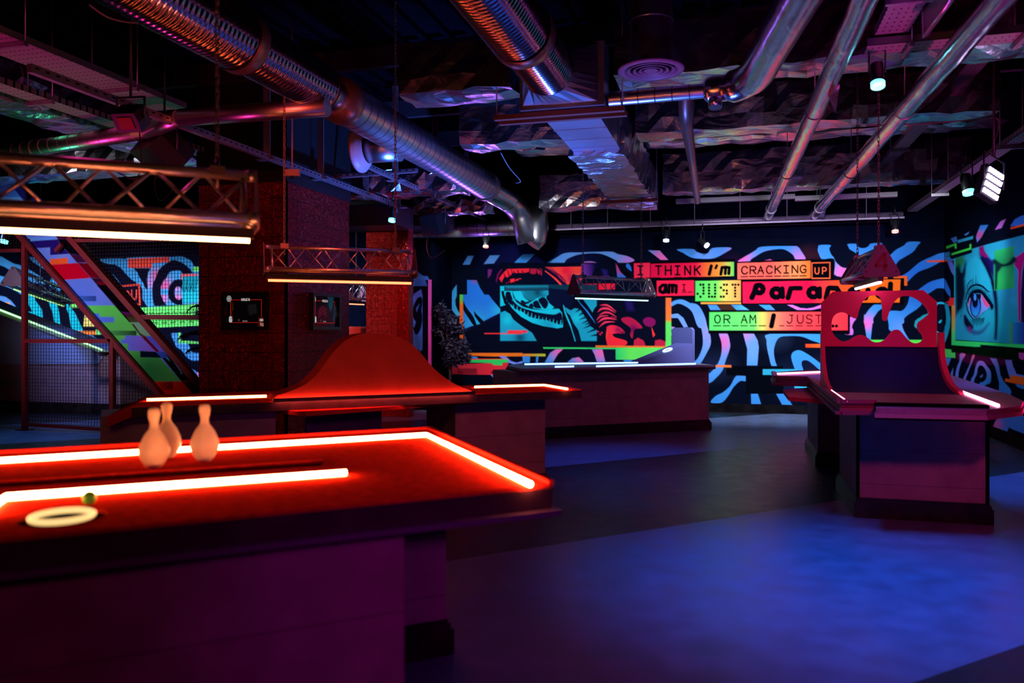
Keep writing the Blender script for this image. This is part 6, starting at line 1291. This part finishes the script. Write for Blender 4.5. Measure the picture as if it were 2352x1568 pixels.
# unseen coloured spots, added below to tint the ducts and ceiling
lamp('added_uplight', (-1.5, 8.7, .15), (-1.6, 8.6, 4), (.06, .17, 1.0), 900, 75, 1.0, .15)
lamp('added_uplight', (-.4, 13.6, .15), (-.9, 12.6, 4), (.10, .16, 1.0), 500, 75, 1.0, .15)
lamp('added_uplight', (-2.9, 9.6, .15), (-3.6, 10.0, 4), (.06, .18, 1.0), 2600, 75, 1.0, .15)
lamp('added_uplight', (2.7, 7.0, .15), (1.9, 7.0, 4), (1.0, .04, .40), 520, 80, 1.0, .15)
lamp('added_uplight', (2.6, 11.6, .15), (2.0, 12.0, 4), (.8, .06, .7), 500, 80, 1.0, .15)
lamp('added_uplight', (.2, 5.3, .15), (.1, 6.2, 4), (.5, .08, 1.0), 420, 48, 1.0, .15)
lamp('added_uplight', (-6.6, 5.0, .15), (-6.2, 5.6, 4), (1.0, .03, .32), 380, 75, 1.0, .15)
lamp('added_uplight', (-9.2, 6.9, .3), (-7.5, 7.0, 4), (.08, 1.0, .45), 110, 50, 1.0, .15)
lamp('added_uplight', (-9.4, 11.4, .3), (-8.6, 11.0, 4), (.30, .25, 1.0), 300, 80, 1.0, .15)
lamp('added_uplight', (-4.6, 14.2, 2.6), (-4.8, 12.8, 3.8), (.35, .12, 1.0), 60, 120, 1.0, .1)
lamp('added_uplight', (1.4, 12.6, 2.2), (1.0, 15.0, 3.8), (.6, .12, 1.0), 120, 100, 1.0, .2)
# unseen fill spots, added to brighten cabinets, boards, stair and column
lamp('added_side_fill', (2.6, 2.2, 3.4), (1.5, 8.4, 1.6), (1.0, .05, .36), 290, 32, 1.0, .2)
lamp('added_side_fill', (2.2, -1.2, 2.4), (-.75, 2.65, .62), (.55, .02, .6), 170, 28, 1.0, .2)
lamp('added_side_fill', (.4, 3.4, 3.2), (-2.3, 7.0, .5), (1.0, .12, .16), 150, 50, 1.0, .2)
lamp('added_side_fill', (-2.6, 4.6, 3.3), (-6.2, 9.6, 2.0), (1.0, .06, .04), 170, 70, 1.0, .2)
lamp('added_side_fill', (-4.2, 10.2, 3.2), (-5.6, 13, 1.2), (1.0, .08, .05), 380, 60, 1.0, .1)
lamp('added_side_fill', (-9.1, 5.8, 2.7), (-9.3, 10.0, 2.3), (.85, .85, 1.0), 750, 66, 1.0, .1)
lamp('added_side_fill', (-12.2, 9.9, 3.4), (-10.6, 11.9, 1.1), (.16, .32, 1.0), 420, 80, 1.0, .1)
lamp('added_side_fill', (1.2, 2.6, 2.9), (1.45, 6.98, .6), (1.0, .08, .3), 190, 36, 1.0, .15)
lamp('added_side_fill', (-1.2, 7.6, 3.2), (-1.2, 11.6, .5), (1.0, .08, .2), 60, 50, 1.0, .15)
lamp('added_side_fill', (-3.2, 3.4, 2.9), (-1.6, 3.0, .3), (.6, .02, .2), 12, 60, 1.0, .15)
lamp('added_side_fill', (1.4, 4.6, 3.0), (1.4, 8.1, 1.22), (.05, .08, 1.0), 150, 14, 1.0, .15)
lamp('added_side_fill', (-.2, -1.0, 2.0), (-1.8, 1.6, .3), (.7, .03, .28), 26, 80, 1.0, .15)
lamp('added_side_fill', (-10.4, 11.2, 3.1), (-10.3, 14.0, 2.3), (.6, .25, 1.0), 80, 60, 1.0, .1)
lamp('added_wall_wash', (-5.3, 12.2, 3.2), (-5.3, 14.4, 1.6), (.6, .7, 1.0), 70, 75, 1.0, .1)  # spot added to brighten the pier mural
lamp('added_side_fill', (-1.9, 10.2, 1.3), (-1.0, 11.8, 2.25), (.4, .3, 1.0), 12, 50, 1.0, .1)
lamp('added_wall_wash', (-4.9, 13.9, 3.35), (-6.1, 15.4, 1.9), WC, 55, 90, 1.0, .05)  # spot added for the mural behind the tree
